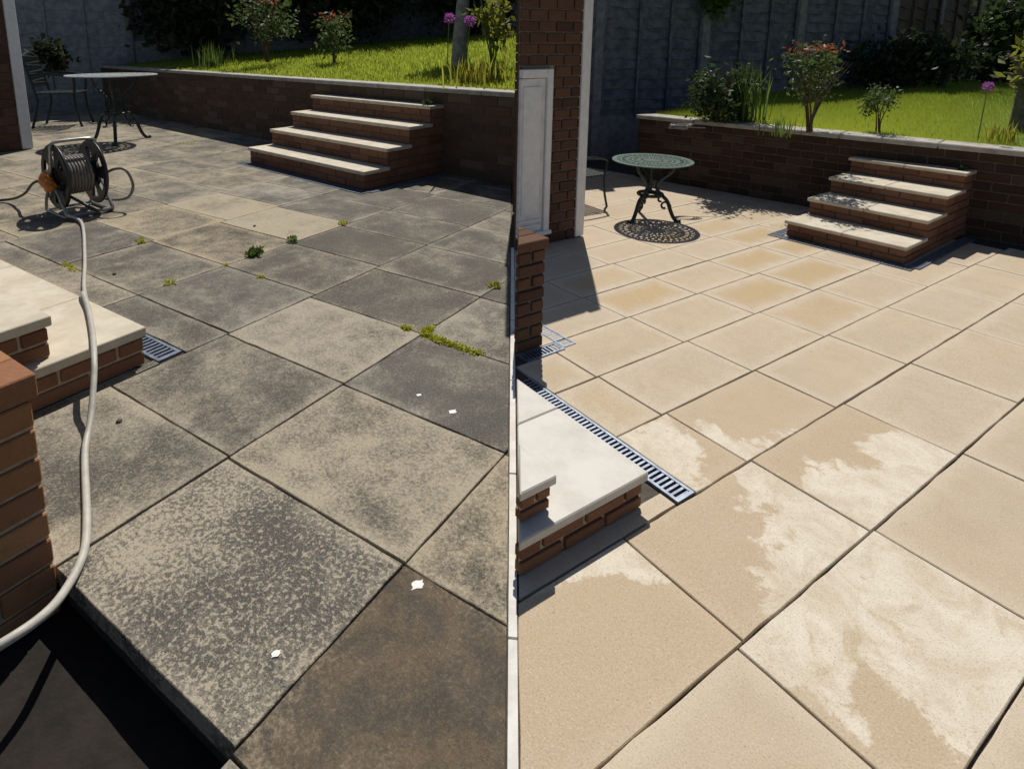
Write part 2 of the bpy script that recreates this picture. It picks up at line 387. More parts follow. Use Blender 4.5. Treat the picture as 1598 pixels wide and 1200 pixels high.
def blades(name, base, h, w, mat, seed=0, bend=.35, parent=None, spread=None):
    """curved grass blades: base points (n,3); heights array"""
    r = np.random.default_rng(seed); n = len(base); base = np.asarray(base, float); h = np.broadcast_to(np.asarray(h, float), (n,))[:, None]
    a = r.uniform(0, 2 * math.pi, n); d = np.stack([np.cos(a), np.sin(a), np.zeros(n)], 1); e = np.stack([-np.sin(a), np.cos(a), np.zeros(n)], 1)
    bd = (r.uniform(.1, 1, n)[:, None] * bend); z = np.array([0, 0, 1.])
    mid = base + z * h * .55 + d * h * bd * .35; tip = base + z * h * (1 - bd * .35) + d * h * bd
    v = np.stack([base + e * w / 2, base - e * w / 2, mid - e * w * .42, mid + e * w * .42, tip], 1).reshape(-1, 3)
    k = np.arange(n)[:, None] * 5
    f = np.concatenate([k + [0, 1, 2], k + [0, 2, 3], k + [3, 2, 4]], 1).reshape(-1, 3)
    return link(name, arr_mesh(name, v, f, np.repeat(r.uniform(0, 1, n), 5), mat), None, parent)

# ------------------------------------------------------------------ ground and paving
g = MB().add([(-300, -300, -.32), (300, -300, -.32), (300, 300, -.32), (-300, 300, -.32)], [(0, 1, 2, 3)]).build('ground', 'far_ground')
tag(g, 'wide dark ground under and around both gardens', 'ground', kind='structure')

WALL_L = 1.20       # wall face of the stained garden, v in FLW
def poly_rect(u0, u1, v0, v1): return [(u0, v0), (u1, v0), (u1, v1), (u0, v1)]
bedL = [(-16, 9.5), (-9.2, 15.5), (1.6, 15.5), (1.6, -1.5), (-.25, -1.5)]
bp = [(-14, 3), (-14, 16), (3, 16), (3, -1.5), (-.6, -1.5), (-1.3, -.6)]
pitpoly = poly_rect(-6, .84, -3, -.6)
patioL = MB()
wl_ = lambda f, pts: [f.w(*p) for p in pts]
patioL.prism(clip(wl_(FL, poly_rect(-17, 1.72, -.575, 6.9)), SN.x, SN.y, SC), -.30, -.012)
patioL.prism(clip(wl_(FL, poly_rect(.85, 1.72, -2.2, -.576)), SN.x, SN.y, SC), -.30, -.0125)
pl = patioL.build('patio', 'bed_sand'); tag(pl, 'weathered dark grey patio of large stained slabs', 'patio', kind='structure')

ULINES = [1.68, .83, -.005, -.85, -1.735, -2.67, -3.6, -4.6, -5.65, -6.85, -8.1, -9.4, -10.7, -12.0, -13.4, -14.8]
VL = {0: [-2.0, -1.22, -.61, -.01, .59, 1.18, 1.77], 1: [-.60, -.005, .595, 1.175, 1.77, 2.36, 2.95, 3.6, 4.3],
      2: [-.60, .0, .605, 1.19, 1.775, 2.355, 2.93, 3.55, 4.2, 4.9], 3: [.37, .62, 1.235, 1.83, 2.375, 2.97, 3.6, 4.3, 5],
      4: [.375, .62, 1.24, 1.86, 2.48, 3.05, 3.7, 4.4, 5.1], 5: [.38, .60, 1.27, 1.93, 2.52, 3.1, 3.8, 4.5, 5.2], 6: [.39, .70, 1.3, 1.95, 2.60, 3.2, 3.9, 4.6, 5.3]}
fix = {}
def clipL(p):
    h = FL.half(SN.x, SN.y, SC - .012); p = clip(p, *h)
    n = Vector((-FLW.s, FLW.c)); h = FL.half(n.x, n.y, n.dot(Vector(FLW.o)) + WALL_L + .05); return clip(p, *h) if len(p) > 2 else p
for i in range(len(ULINES) - 1):
    u1, u0 = ULINES[i], ULINES[i + 1]
    vs = VL.get(i) or [.40 + .66 * (i % 2) * .5 + k * .66 for k in range(10)]
    for a, b in zip(vs[:-1], vs[1:]):
        p = clipL(poly_rect(u0, u1, a, b))
        pr = dict(pale=random.uniform(-.35, .25), speck=random.uniform(0, .12), brown=random.uniform(0, .25), warm=random.uniform(0, .5), wet=random.uniform(0, .3))
        key = (i, round(a, 2))
        if key == (1, -.6): pr.update(pale=-.02, speck=.80, brown=0, warm=.35)
        elif key == (1, -.01) or key == (1, -.0): pr.update(pale=.28, speck=.30, brown=.2, warm=.5)
        elif key == (0, -.61): pr.update(pale=-.42, speck=.0, brown=1.0, warm=.8)
        elif key == (0, -.01): pr.update(pale=.35, speck=.3, brown=.3, warm=.7)
        elif key == (2, .0): pr.update(pale=-.02, speck=.1)
        elif key == (2, -.6): pr.update(pale=.12, speck=.15)
        elif key == (2, .6) or key == (2, .61): pr.update(pale=.42, speck=.1)
        elif key == (3, .62): pr.update(pale=.0, wet=1.3)
        elif key == (4, 1.86): pr.update(pale=.85, warm=.7, brown=0)
        elif key == (5, 1.93): pr.update(pale=.65, warm=.8)
        elif key == (4, 1.24): pr.update(pale=.1, warm=1, brown=.5)
        elif key == (5, 1.27): pr.update(pale=.4, warm=1)
        elif i >= 6: pr['pale'] = random.uniform(.0, .5); pr['warm'] = random.uniform(.3, .9)
        slab(pl, FL, p, 'stained_slab', th=.06 if a < -.5 else .045, gap=random.uniform(.003, .0055), jit=.0016, props=pr)
slab(pl, FL, poly_rect(-.912, -.85, -.6, .24), 'stained_slab', props=dict(pale=-.1, speck=0, brown=.2, warm=.3, wet=0))
slab(pl, FL, poly_rect(-.875, -.85, .24, .37), 'stained_slab', props=dict(pale=-.1, speck=0, brown=.2, warm=.3, wet=0), gap=.002)
# lower ground in front of the stained slabs
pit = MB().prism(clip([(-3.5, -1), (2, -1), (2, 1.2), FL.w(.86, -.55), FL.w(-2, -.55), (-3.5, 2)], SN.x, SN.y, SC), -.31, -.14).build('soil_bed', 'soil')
tag(pit, 'dark sunken soil below the edge of the stained slabs', 'soil', kind='structure')

patioR = MB()
patioR.prism(clip(wl_(FR_, poly_rect(-5.6, 2.6, -2.6, 6.0)), -SN.x, -SN.y, -SC), -.30, -.012)
pr_o = patioR.build('patio', 'bed_sand'); tag(pr_o, 'clean washed patio of pale sandy slabs', 'patio', kind='structure')
UR = [1.70, 1.25, .82, .40, 0.0, -.36, -.715, -1.07, -1.40, -1.715, -2.04, -2.46, -2.88, -3.3, -3.75, -4.2, -4.7, -5.2]
VR = {0: [-.7, .05, .75, 1.45], 1: [-1.4, -.7, .04, .74, 1.42], 2: [-2.0, -1.38, -.69, .03, .72, 1.38, 2.05], 3: [-2.0, -1.34, -.66, .015, .69, 1.32, 1.99, 2.65, 3.3],
      4: [-.30, -.005, .63, 1.29, 1.945, 2.6, 3.25, 3.9], 5: [-.30, -.03, .61, 1.255, 1.88, 2.51, 3.15, 3.8], 6: [-.04, .585, 1.21, 1.83, 2.45, 3.1, 3.75, 4.4],
      7: [-.06, .56, 1.18, 1.76, 2.36, 2.95, 3.6, 4.3], 8: [-.2, .54, 1.15, 1.73, 2.29, 2.88, 3.5, 4.2], 9: [-.3, .52, 1.11, 1.70, 2.25, 2.83, 3.4, 4.1]}
UR = [2.58, 2.14] + UR; VR = {k + 2: v for k, v in VR.items()}
VR[0] = VR[1] = [-1.4, -.7, .03, .74]
for k in range(5):
    while VR[k][-1] < 3.6: VR[k].append(VR[k][-1] + .67)
def clipR(p):
    h = FR_.half(-SN.x, -SN.y, -SC - .012); p = clip(p, *h)
    n = Vector((-FRV.s, FRV.c)); h = FR_.half(n.x, n.y, n.dot(Vector(FRV.o)) + .05)
    return clip(p, *h) if len(p) > 2 else p
for i in range(len(UR) - 1):
    u1, u0 = UR[i], UR[i + 1]
    vs = VR.get(i) or [.45 + .31 * (i % 2) + k * .62 for k in range(8)]
    i -= 2
    for a, b in zip(vs[:-1], vs[1:]):
        p = clipR(poly_rect(u0, u1, a, b)); far = i >= 6
        pr = dict(damp=random.uniform(.0, .30) if far else random.uniform(0, .12), dry=0, stain=random.uniform(0, .3))
        key = (i, round(a, 2))
        if key == (3, -.66): pr.update(dry=.9, dry_u=.25, dry_v=.55, dry_off=-.05)
        elif key in ((3, .01), (3, .02)): pr.update(dry=.9, dry_u=.55, dry_v=-.15, dry_off=.0)
        elif key in ((2, -.69),): pr.update(dry=1.0, stain=.9, dry_u=-.2, dry_v=.35, dry_off=.38)
        elif key in ((3, -1.34),): pr.update(dry=.75, damp=.1, dry_u=-.7, dry_v=.45, dry_off=-.62)
        elif key in ((4, -.3),): pr.update(dry=.7, damp=.3, dry_u=-.1, dry_v=-.3, dry_off=-.12)
        elif key in ((5, -.3),): pr.update(damp=.30, dry=.2)
        elif key in ((4, -.0), (4, -.01), (4, 0)): pr.update(dry=.6, damp=.1, dry_u=.3, dry_v=-.2, dry_off=-.22)
        elif key in ((7, .56),): pr.update(damp=.85)
        elif key in ((6, 1.21), (7, 1.76), (8, 2.29), (6, 1.83), (7, 2.36)): pr.update(damp=.75)
        elif key in ((5, 1.26), (5, 1.25)): pr.update(damp=.5)
        elif key in ((8, .54), (9, 1.7), (9, 2.25)): pr.update(damp=.55)
        slab(pr_o, FR_, p, 'washed_slab', gap=random.uniform(.0020, .0042), jit=.0013, props=pr)
slab(pr_o, FR_, clipR(poly_rect(-.07, 0, -1.45, -.40)), 'washed_slab', props=dict(damp=.1, dry=0, stain=.1))
slab(pr_o, FR_, clipR(poly_rect(-.99, -.715, -.30, -.04)), 'washed_slab', props=dict(damp=.3, dry=0, stain=.1))
slab(pr_o, FR_, clipR(poly_rect(-1.40, -1.07, -.3, .55)), 'washed_slab', props=dict(damp=.2, dry=0, stain=.1), dz=-.004)
# pale concrete strip where the two patios meet
strip = []
for k in range(6):
    a = seam_pt(-.35 + k * .62); b = seam_pt(-.35 + (k + 1) * .62 - .008); q = SN * .0115
    strip.append([(a - q).to_tuple(), (a + q).to_tuple(), (b + q).to_tuple(), (b - q).to_tuple()])
ed = thing('edging_strip', 'thin pale concrete edging strip where dark and pale patios meet', 'edging')
for p in strip: MB().prism(p, -.05, .004).build('edging_piece', 'edging_concrete', ed)

# ------------------------------------------------------------------ garden walls and steps
def stone(parent, name, frame_box, mat, bevel=.006):
    x0, x1, y0, y1, z0, z1 = frame_box; cx, cy = (x0 + x1) / 2, (y0 + y1) / 2
    me = bev(MB().box(x0 - cx, x1 - cx, y0 - cy, y1 - cy, 0, z1 - z0).mesh(name), bevel)
    o = link(name, me, mat, parent, (cx, cy, z0)); return o
def garden_steps(fr, w, g, r, n, depth, label, mat_r, mat_t, bl, joint):
    t = thing('garden_steps', label, 'steps', (*fr.o, 0), fr.a)
    th = r * .20
    core = MB()
    for i in range(n):
        core.box(-w + .012, -.012, g * i + (.012 if i == 0 else .04), depth, 0 if i == 0 else r * i - th, r * (i + 1) - th)
        if i: core.box(-w + .012, -.012, g * i + .012, g * i + .0395, r * i + .001, r * (i + 1) - th)
        nt = max(2, round(w / .75)) if i == 0 else 2
        for k in range(nt):
            a = -w - .012 + (w + .024) * k / nt; b = -w - .012 + (w + .024) * (k + 1) / nt - .003
            stone(t, 'tread', (a, b, g * i - .014, min(g * (i + 1) + .03, depth) if i < n - 1 else depth, r * (i + 1) - th, r * (i + 1)), mat_t, .004)
        zt = r * (i + 1) - th
        brick_face(t, (-w, g * i + .010), (0, g * i + .010), r * i, zt, bl, (zt - r * i) / 2 if r > .16 else (zt - r * i) / 2, mat_r, joint)
        zs = 0 if i == 0 else r * i - th
        brick_face(t, (-.010, g * i + (.012 if i == 0 else .034)), (-.010, depth), zs, zt, bl, (zt - zs) / 2, mat_r, joint)
    core.build('core', 'mortar', t); return t
garden_steps(FLW, 2.263, .329, .201, 4, 1.24, 'brick garden steps with pale treads rising beside the stained patio', 'step_brick', 'tread_stone', .32, .012)
garden_steps(FRW, .805, .335, .132, 4, 1.42, 'brick garden steps with sunlit cream treads beside the washed patio', 'step_brick', 'tread_stone', .22, .008)

def garden_wall(fr, u0, u1, v, h, th, bl, bh, label, cop, gaps, mat):
    t = thing('retaining_wall', label, 'wall', (*fr.o, 0), fr.a)
    MB().box(u0, u1, v + .008, v + th, -.05, h - cop).build('core', 'mortar', t)
    brick_face(t, (u0, v + .006), (u1, v + .006), 0, h - cop, bl, bh, mat, .012, depth=.03)
    brick_face(t, (u1, v + .01), (u1, v + th), 0, h - cop, .1, bh, mat, .012, join=True)
    brick_face(t, (u0, v + th), (u0, v + .01), 0, h - cop, .1, bh, mat, .012, join=True)
    u = u0 - .02; k = 0
    while u < u1:
        l = random.uniform(.8, .95) * gaps; e = min(u + l, u1 + .02)
        o = stone(t, 'coping_stone', (u, e - .006, v - .035, v + th + .02, h - cop, h), 'coping_stone', .007); o.rotation_euler = (random.uniform(-.006, .006), 0, random.uniform(-.003, .003)); u = e; k += 1
    return t
garden_wall(FLW, -11.6, 1.16, WALL_L, 1.0, .24, .36, .108, 'long brown brick retaining wall with grey coping behind the stained patio', .055, 1.0, 'wall_brick_dull')
garden_wall(FRV, -3.10, 2.6, .0, .715, .20, .21, .075, 'shaded brick retaining wall with pale coping behind the washed patio', .045, .75, 'wall_brick_shaded')

# ------------------------------------------------------------------ entrance steps, piers, house corners
def block(parent, frame, poly, z0, z1, mat, name):
    return MB().prism([frame.w(*p) for p in poly], z0, z1).build(name, mat, parent)
def seamL(p): return clip(p, *FL.half(SN.x, SN.y, SC - .015))
def seamR(p): return clip(p, *FR_.half(-SN.x, -SN.y, -SC - .015))

es = thing('entrance_step', 'cream stone entrance step on brick at the left beside the hose', 'step', (*FL.w(-.91, -.2), 0))
def child_of(parent, o):                       # keep the world position
    o.parent = parent; o.location = Vector(o.location) - Vector(parent.location); return o
def step_block(t, fr, u0, u1, v0, v1, z0, z1, cut, core_mat, top_mat, brick_mat, bl, nc, tops, th):
    child_of(t, block(None, fr, cut(poly_rect(u0, u1 - .008, v0, v1 - .008)), z0, z1 - th, core_mat, 'core'))
    for a, b in zip(tops[:-1], tops[1:]):
        p = cut(poly_rect(a + .002, min(b - .002, u1 + .012), v0, v1 + .012))
        if len(p) > 2:
            o = block(None, fr, p, z1 - th, z1, top_mat, 'step_stone'); bev(o.data, .004); child_of(t, o)
    q = cut(poly_rect(u0, u1, v0, v1)); us = [p for p in q if abs(p[0] - u1) < .02]
    lo = min(p[1] for p in us); hi = max(p[1] for p in us)
    n0 = len(bpy.data.objects)
    e = link('face', None, None, t); e.location = Vector((*fr.o, 0)) - t.location; e.rotation_euler = (0, 0, fr.a); e.name = 'brick_face'
    brick_face(e, (u1 - .002, lo), (u1 - .002, hi), z0, z1 - th, bl, (z1 - th - z0) / nc, brick_mat, .014, .006)
    return e
def flatten(t):                                # bricks go straight under their thing
    bpy.context.view_layer.update()
    for e in [c for c in t.children if c.type == 'EMPTY']:
        for b in list(e.children):
            m = b.matrix_world.copy(); b.parent = t; b.matrix_world = m
        bpy.data.objects.remove(e)
step_block(es, FL, -4.4, -.91, -1.3, .20, 0, .185, seamL, 'pale_mortar', 'cream_step_stone', 'step_brick', .24, 2, [-4.4, -3.2, -2.35, -1.52, -.9], .045)
step_block(es, FL, -4.4, -.965, -1.3, -.17, .186, .37, seamL, 'pale_mortar', 'cream_step_stone', 'step_brick', .24, 2, [-4.4, -2.6, -.9], .045)
flatten(es)
pp = thing('brick_pier', 'low orange brown brick pier at lower left under the hose', 'pier', (*FL.w(-.1, -.9), 0))
step_block(pp, FL, -.55, .012, -1.5, -.595, -.14, .62, seamL, 'pale_mortar', 'pier_brick', 'pier_brick', .27, 8, [-.55, -.405, -.265, -.125, .02], .07)
flatten(pp)
es2 = thing('entrance_step', 'white stone entrance step on brick beside the long slotted drain', 'step', (*FR_.w(-.06, -.7), 0))
step_block(es2, FR_, -1.2, -.06, -2.2, -.508, 0, .13, seamR, 'pale_mortar', 'white_step_stone', 'step_brick', .19, 2, [-1.3, -.98, -.48, .0], .032)
step_block(es2, FR_, -1.2, -.10, -2.2, -.875, .131, .245, seamR, 'pale_mortar', 'white_step_stone', 'step_brick', .19, 2, [-1.3, -.6, .0], .03)
flatten(es2)
pp2 = thing('brick_pier', 'short brown brick pier standing on the corner drain of the washed patio', 'pier', (*FR_.w(-1.1, -.1), 0))
step_block(pp2, FR_, -1.6, -1.075, -.6, -.05, 0, .57, seamR, 'mortar', 'house_brick', 'house_brick', .12, 8, [-1.65, -1.24, -1.16, -1.0], .05)
flatten(pp2)

# house end of the washed patio: wedge-shaped brick end wall with a white door panel and corner board
HT = 2.05
hs = thing('house_wall', 'brown brick house corner with white door edge and white corner board', 'house', (*FR_.w(-2.29, 1.1), 0))
hp = seamR(poly_rect(-3.6, -2.30, -.5, 1.40))
child_of(hs, block(None, FR_, hp, 0, HT, 'grey_mortar', 'core'))
edge_pts = [p for p in hp if abs(p[0] + 2.30) < .02]; vlo = min(p[1] for p in edge_pts)
e = link('brick_face', None, None, hs); e.location = Vector((*FR_.o, 0)) - hs.location; e.rotation_euler = (0, 0, FR_.a)
DOOR = .30
brick_face(e, (-2.292, vlo), (-2.292, 1.40), 0, HT, .175, .078, 'house_brick', .010, .006, skip=lambda s, z: s < DOOR and .1 < z < 1.33)
sp = sorted([p for p in hp if abs(FR_.half(-SN.x, -SN.y, -SC - .015)[0] * p[0] + FR_.half(-SN.x, -SN.y, -SC - .015)[1] * p[1] - FR_.half(-SN.x, -SN.y, -SC - .015)[2]) < .01], key=lambda p: p[0])
brick_face(e, sp[0], sp[-1], 0, HT, .2, .078, 'house_brick', .010, .004, join=True)
brick_face(e, (-2.30, 1.40), (sp[0][0], 1.40), 0, HT, .2, .078, 'house_brick', .010, .004, join=True)
flatten(hs)
def fr_part(t, fr, name, boxes, mat, bevel=.004):
    mb = MB()
    for b in boxes: mb.box(*b)
    me = mb.mesh(name)
    if bevel: bev(me, bevel)
    o = link(name, me, mat, t, Vector((*fr.o, 0)) - t.location, fr.a); return o
d0, d1 = vlo + .004, vlo + DOOR - .01
fr_part(hs, FR_, 'door_frame', [(-2.30, -2.255, d1 - .055, d1, .12, 1.32), (-2.30, -2.255, d0, d1 - .056, 1.26, 1.32), (-2.30, -2.235, d0, d1 + .01, .095, .125)], 'white_paint')
dr = fr_part(hs, FR_, 'door', [(-2.30, -2.272, d0, d1 - .058, .128, 1.255)], 'old_white_paint', .003)
o = fr_part(hs, FR_, 'door_panel', [(-2.30, -2.264, d0 + .02, d1 - .10, .26, 1.2), (-2.30, -2.258, d0, d1 - .075, .165, .185), (-2.30, -2.258, d0, d1 - .075, .205, .225)], 'white_paint', .004)
fr_part(hs, FR_, 'corner_board', [(-2.31, -2.272, 1.325, 1.415, .01, HT)], 'white_paint', .004)
# house end of the stained patio
hl = thing('house_wall', 'brown brick house corner with white corner board at far left', 'house', (*FL.w(-8.2, 2.3), 0))
child_of(hl, block(None, FL, poly_rect(-9.2, -8.16, 1.0, 2.62), 0, 2.7, 'mortar', 'core'))
e = link('brick_face', None, None, hl); e.location = Vector((*FL.o, 0)) - hl.location; e.rotation_euler = (0, 0, FL.a)
brick_face(e, (-8.152, 1.75), (-8.152, 2.62), 0, 2.7, .29, .125, 'house_brick', .014, .006)
brick_face(e, (-8.152, 1.0), (-8.152, 1.75), 0, 2.7, .29, .125, 'house_brick', .014, .006, join=True)
flatten(hl)
fr_part(hl, FL, 'corner_board', [(-8.17, -8.12, 2.50, 2.64, .01, 2.7)], 'white_paint', .005)

# ------------------------------------------------------------------ drains
def drain(fr, u0, u1, v0, v1, z, label, slot=.024, along='u', parts=True):
    t = thing('drain_channel', label, 'drain', (*fr.w((u0 + u1) / 2, (v0 + v1) / 2), 0))
    rim = (v1 - v0) * .13 if along == 'u' else (u1 - u0) * .13
    fr_part(t, fr, 'channel', [(u0 + .002, u1 - .002, v0 + .002, v1 - .002, z - .03, z - .014)], 'drain_dark', 0)
    fr_part(t, fr, 'frame', [(u0, u1, v0, v0 + rim, z - .03, z), (u0, u1, v1 - rim, v1, z - .03, z), (u0, u0 + rim, v0 + rim, v1 - rim, z - .03, z), (u1 - rim, u1, v0 + rim, v1 - rim, z - .03, z)], 'galvanised_steel', 0)
    boxes = []; L = (u1 - u0) if along == 'u' else (v1 - v0); n = int((L - 2 * rim) / slot); st = (L - 2 * rim) / n
    for k in range(1, n + 1):
        c = rim + k * st - st * .22; hwid = st * .22
        boxes.append((u0 + c - hwid, u0 + c + hwid, v0 + rim, v1 - rim, z - .012, z - .002) if along == 'u' else (u0 + rim, u1 - rim, v0 + c - hwid, v0 + c + hwid, z - .012, z - .002))
    if parts:
        b0 = boxes[0]; me = MB().box(-(b0[1] - b0[0]) / 2, (b0[1] - b0[0]) / 2, -(b0[3] - b0[2]) / 2, (b0[3] - b0[2]) / 2, -.01, 0).mesh('slat'); me.materials.append(MATS['galvanised_steel'])
        for b in boxes:
            x, y = fr.w((b[0] + b[1]) / 2, (b[2] + b[3]) / 2)
            link('slat', me, None, t, Vector((x, y, z - .002)) - t.location, fr.a)
    else: fr_part(t, fr, 'grate', boxes, 'galvanised_steel', 0)
    return t
drain(FL, -1.9, -.88, .243, .365, .001, 'short galvanised slotted drain beside the cream entrance step', .032)
h = FR_.half(SN.x, SN.y, SC)
us = [(h[2] - h[1] * v) / h[0] for v in (-.39, -.30)]
drain(FR_, max(us) + .02, -.006, -.39, -.303, .001, 'long galvanised slotted drain beside the white entrance step', .0205)
drain(FR_, -1.30, -1.0, .025, .105, .004, 'slotted drain piece running behind the short brick pier', .02)
drain(FR_, -1.062, -.985, -.22, .018, .006, 'slotted drain piece along the front of the short brick pier', .02, 'v')
drain(FLW, -2.36, .10, -.135, -.02, .007, 'thin steel drain along the foot of the steps on the stained patio', .035, 'u', False)
drain(FLW, .02, .135, -.018, 1.15, .0075, 'thin steel drain along the shaded side of the steps on the stained patio', .035, 'v', False)
drain(FRW, -.90, .07, -.095, -.015, .007, 'thin steel drain along the foot of the steps on the washed patio', .022, 'u', False)
drain(FRW, .02, .095, -.013, 1.1, .0075, 'thin steel drain along the shaded side of the steps on the washed patio', .022, 'v', False)
drain(FRW, -.90, -.825, -.012, 1.0, .0075, 'thin steel drain along the left side of the steps on the washed patio', .022, 'v', False)

# ------------------------------------------------------------------ lawns
def lawn(fr, u0, u1, v0, v1, zf, label, nblade, hgt, wid, keep, seed, nu=40, nv=40):
    us = np.linspace(u0, u1, nu); vs = np.linspace(v0, v1, nv); vv = []; ff = []
    for u in us:
        for v in vs: x, y = fr.w(u, v); vv.append((x, y, zf(u, v)))
    for i in range(nu - 1):
        for j in range(nv - 1):
            a = i * nv + j
            x, y = fr.w((us[i] + us[i + 1]) / 2, (vs[j] + vs[j + 1]) / 2)
            if keep(x, y): ff.append((a, a + nv, a + nv + 1, a + 1))
    me = bpy.data.meshes.new('lawn'); me.from_pydata(vv, [], ff); me.update(); me.polygons.foreach_set('use_smooth', [True] * len(ff))
    lo = link('lawn', me, 'lawn_soil'); tag(lo, label, 'lawn', kind='structure')
    g = np.random.default_rng(seed); n = nblade; u = g.uniform(u0, u1, n); v = v0 + (v1 - v0) * g.uniform(0, 1, n) ** 1.35
    x = fr.o[0] + fr.c * u - fr.s * v; y = fr.o[1] + fr.s * u + fr.c * v
    k = np.array([keep(a, b) for a, b in zip(x, y)]); u, v, x, y = u[k], v[k], x[k], y[k]
    z = np.array([zf(a, b) for a, b in zip(u, v)])
    o = blades('grass', np.stack([x, y, z], 1), hgt * g.uniform(.5, 1.3, len(x)), wid, 'grass_leaf', seed, .5)
    tag(o, label.replace('lawn', 'grass blades of the lawn'), 'grass', kind='stuff'); return lo
left_of = lambda x, y: SN.x * x + SN.y * y < SC + .06
zL = lambda u, v: .95 + max(0, v - 1.4) * .105 + .02 * math.sin(u * 1.3) * math.sin(v)
lawn(FLW, -12.5, 6.0, WALL_L + .22, 10.5, zL, 'sunlit green lawn sloping up behind the long brown wall', 150000, .085, .011, left_of, 3)
zR = lambda u, v: .69 + max(0, v - .3) * .035 + .015 * math.sin(u * 2.1 + v)
lawn(FRV, -3.05, 5.5, .18, 6.5, zR, 'sunlit green lawn above the wall of the washed patio', 110000, .055, .007, lambda x, y: not left_of(x, y), 4)

# ------------------------------------------------------------------ fences and hedges
def fence(name, label, base):
    return thing(name, label, 'fence', (base[0], base[1], 0))
def fence_panel(t, a, b, z0, hgt, mat, nsl=14):
    a = Vector(a); b = Vector(b); d = b - a; L = d.length; ang = math.atan2(d.y, d.x); sh = hgt / nsl
    fm = MB()
    for x in (.02, L * .35, L * .66, L - .06): fm.box(x, x + .04, -.052, -.030, .01, hgt + .02)
    fm.box(.0, L, -.035, .02, hgt + .03, hgt + .055)
    pn = fm.build('panel', mat, t, Vector((a.x, a.y, z0)) - t.location, ang)
    for k in range(nsl):
        n = 14; top = []; bot = []; ph = random.uniform(0, 6); w0 = sh * .10
        for i in range(n + 1):
            x = L * i / n; wob = w0 * math.sin(ph + i * 1.1) + random.uniform(-.006, .006)
            bot.append((x, -.026, k * sh + wob)); top.append((x, -.004, (k + 1) * sh + sh * .2))
        m = n + 1; vs = bot + top + [(x, y + .014, z) for x, y, z in bot] + [(x, y + .014, z) for x, y, z in top]; fs = []
        for i in range(n): fs += [(i, i + 1, m + i + 1, m + i), (2 * m + i + 1, 2 * m + i, 3 * m + i, 3 * m + i + 1), (i + 1, i, 2 * m + i, 2 * m + i + 1)]
        MB().add(vs, fs).build('slat', mat, pn)
def fence_post(t, p, z0, hgt, ang=0, w=.13):
    me = bev(MB().box(-w / 2, w / 2, -w / 2, w / 2, 0, hgt).mesh('post'), .01)
    link('post', me, 'post_concrete', t, Vector((p[0], p[1], z0)) - t.location, ang)
def gravel_board(t, a, b, z0, hgt):
    a = Vector(a); b = Vector(b); d = b - a
    me = bev(MB().box(.03, d.length - .03, -.04, .03, 0, hgt).mesh('gravel_board'), .008)
    link('gravel_board', me, 'post_concrete', t, Vector((a.x, a.y, z0)) - t.location, math.atan2(d.y, d.x))
# washed garden: fence line from behind the house corner to the right
F0 = Vector((1.02, 7.75)); F1 = Vector((6.9, 9.6)); FD = (F1 - F0).normalized(); fang = math.atan2(FD.y, FD.x)
fd_ = fence('lap_fence', 'dark blue grey lap fence with concrete posts behind the green table', F0); s = 0
for k, l in enumerate([.92, 1.62, 1.62, 1.75]):
    a = F0 + FD * s; b = F0 + FD * (s + l); zb = .52 if k < 2 else .62
    fence_panel(fd_, a + FD * .04, b - FD * .04, zb, 1.95, 'fence_wood', 15)
    gravel_board(fd_, a, b, zb - .34 if k > 1 else -.02, .38 if k > 1 else zb + .06); fence_post(fd_, b, -.05, 2.75, fang); s += l
fence_post(fd_, F0, -.05, 2.75, fang)
E0 = F0 + FD * s; G1 = Vector((12.0, 13.2)); GD = (G1 - E0).normalized(); s = 0
fb_ = fence('board_fence', 'brown board fence behind the bushes at the back right', E0)
for k in range(4):
    fence_panel(fb_, E0 + GD * (s + .07), E0 + GD * (s + 1.79), .80, 2.3, 'brown_fence_wood', 13)
    fence_post(fb_, E0 + GD * (s + 1.83), .3, 2.9, math.atan2(GD.y, GD.x)); s += 1.83
# fence between the two gardens, running straight back behind the house corner
sa = seam_pt(4.75) + SN * .16; fs_ = fence('side_fence', 'side fence running back between both lawns behind the brick house corner', sa)
for k in range(3): fence_panel(fs_, sa + SD * (k * 2.6), sa + SD * (k * 2.6 + 2.59), .0 if k == 0 else .9 + .25 * k, 2.0 if k == 0 else 1.7, 'fence_wood', 12)
# stained garden: fence at the back
pts = [Vector((-12.6, 12.9)), Vector((-9.9, 13.8)), Vector((-7.4, 14.6)), Vector((-4.9, 15.4)), Vector((-2.4, 16.0)), Vector((.1, 16.6)), Vector((2.4, 17.1))]
fl_ = fence('back_fence', 'grey fence along the back of the stained garden behind the iron chair', pts[0])
for k in range(6):
    a, b = pts[k], pts[k + 1]; d = (b - a).normalized(); z0 = .35 if k < 2 else 1.5
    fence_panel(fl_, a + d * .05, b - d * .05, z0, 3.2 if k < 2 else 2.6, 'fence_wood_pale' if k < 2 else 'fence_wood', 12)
    fence_post(fl_, b, 0, z0 + 3.2, math.atan2(d.y, d.x), .16); gravel_board(fl_, a, b, -.03, z0 + .08)

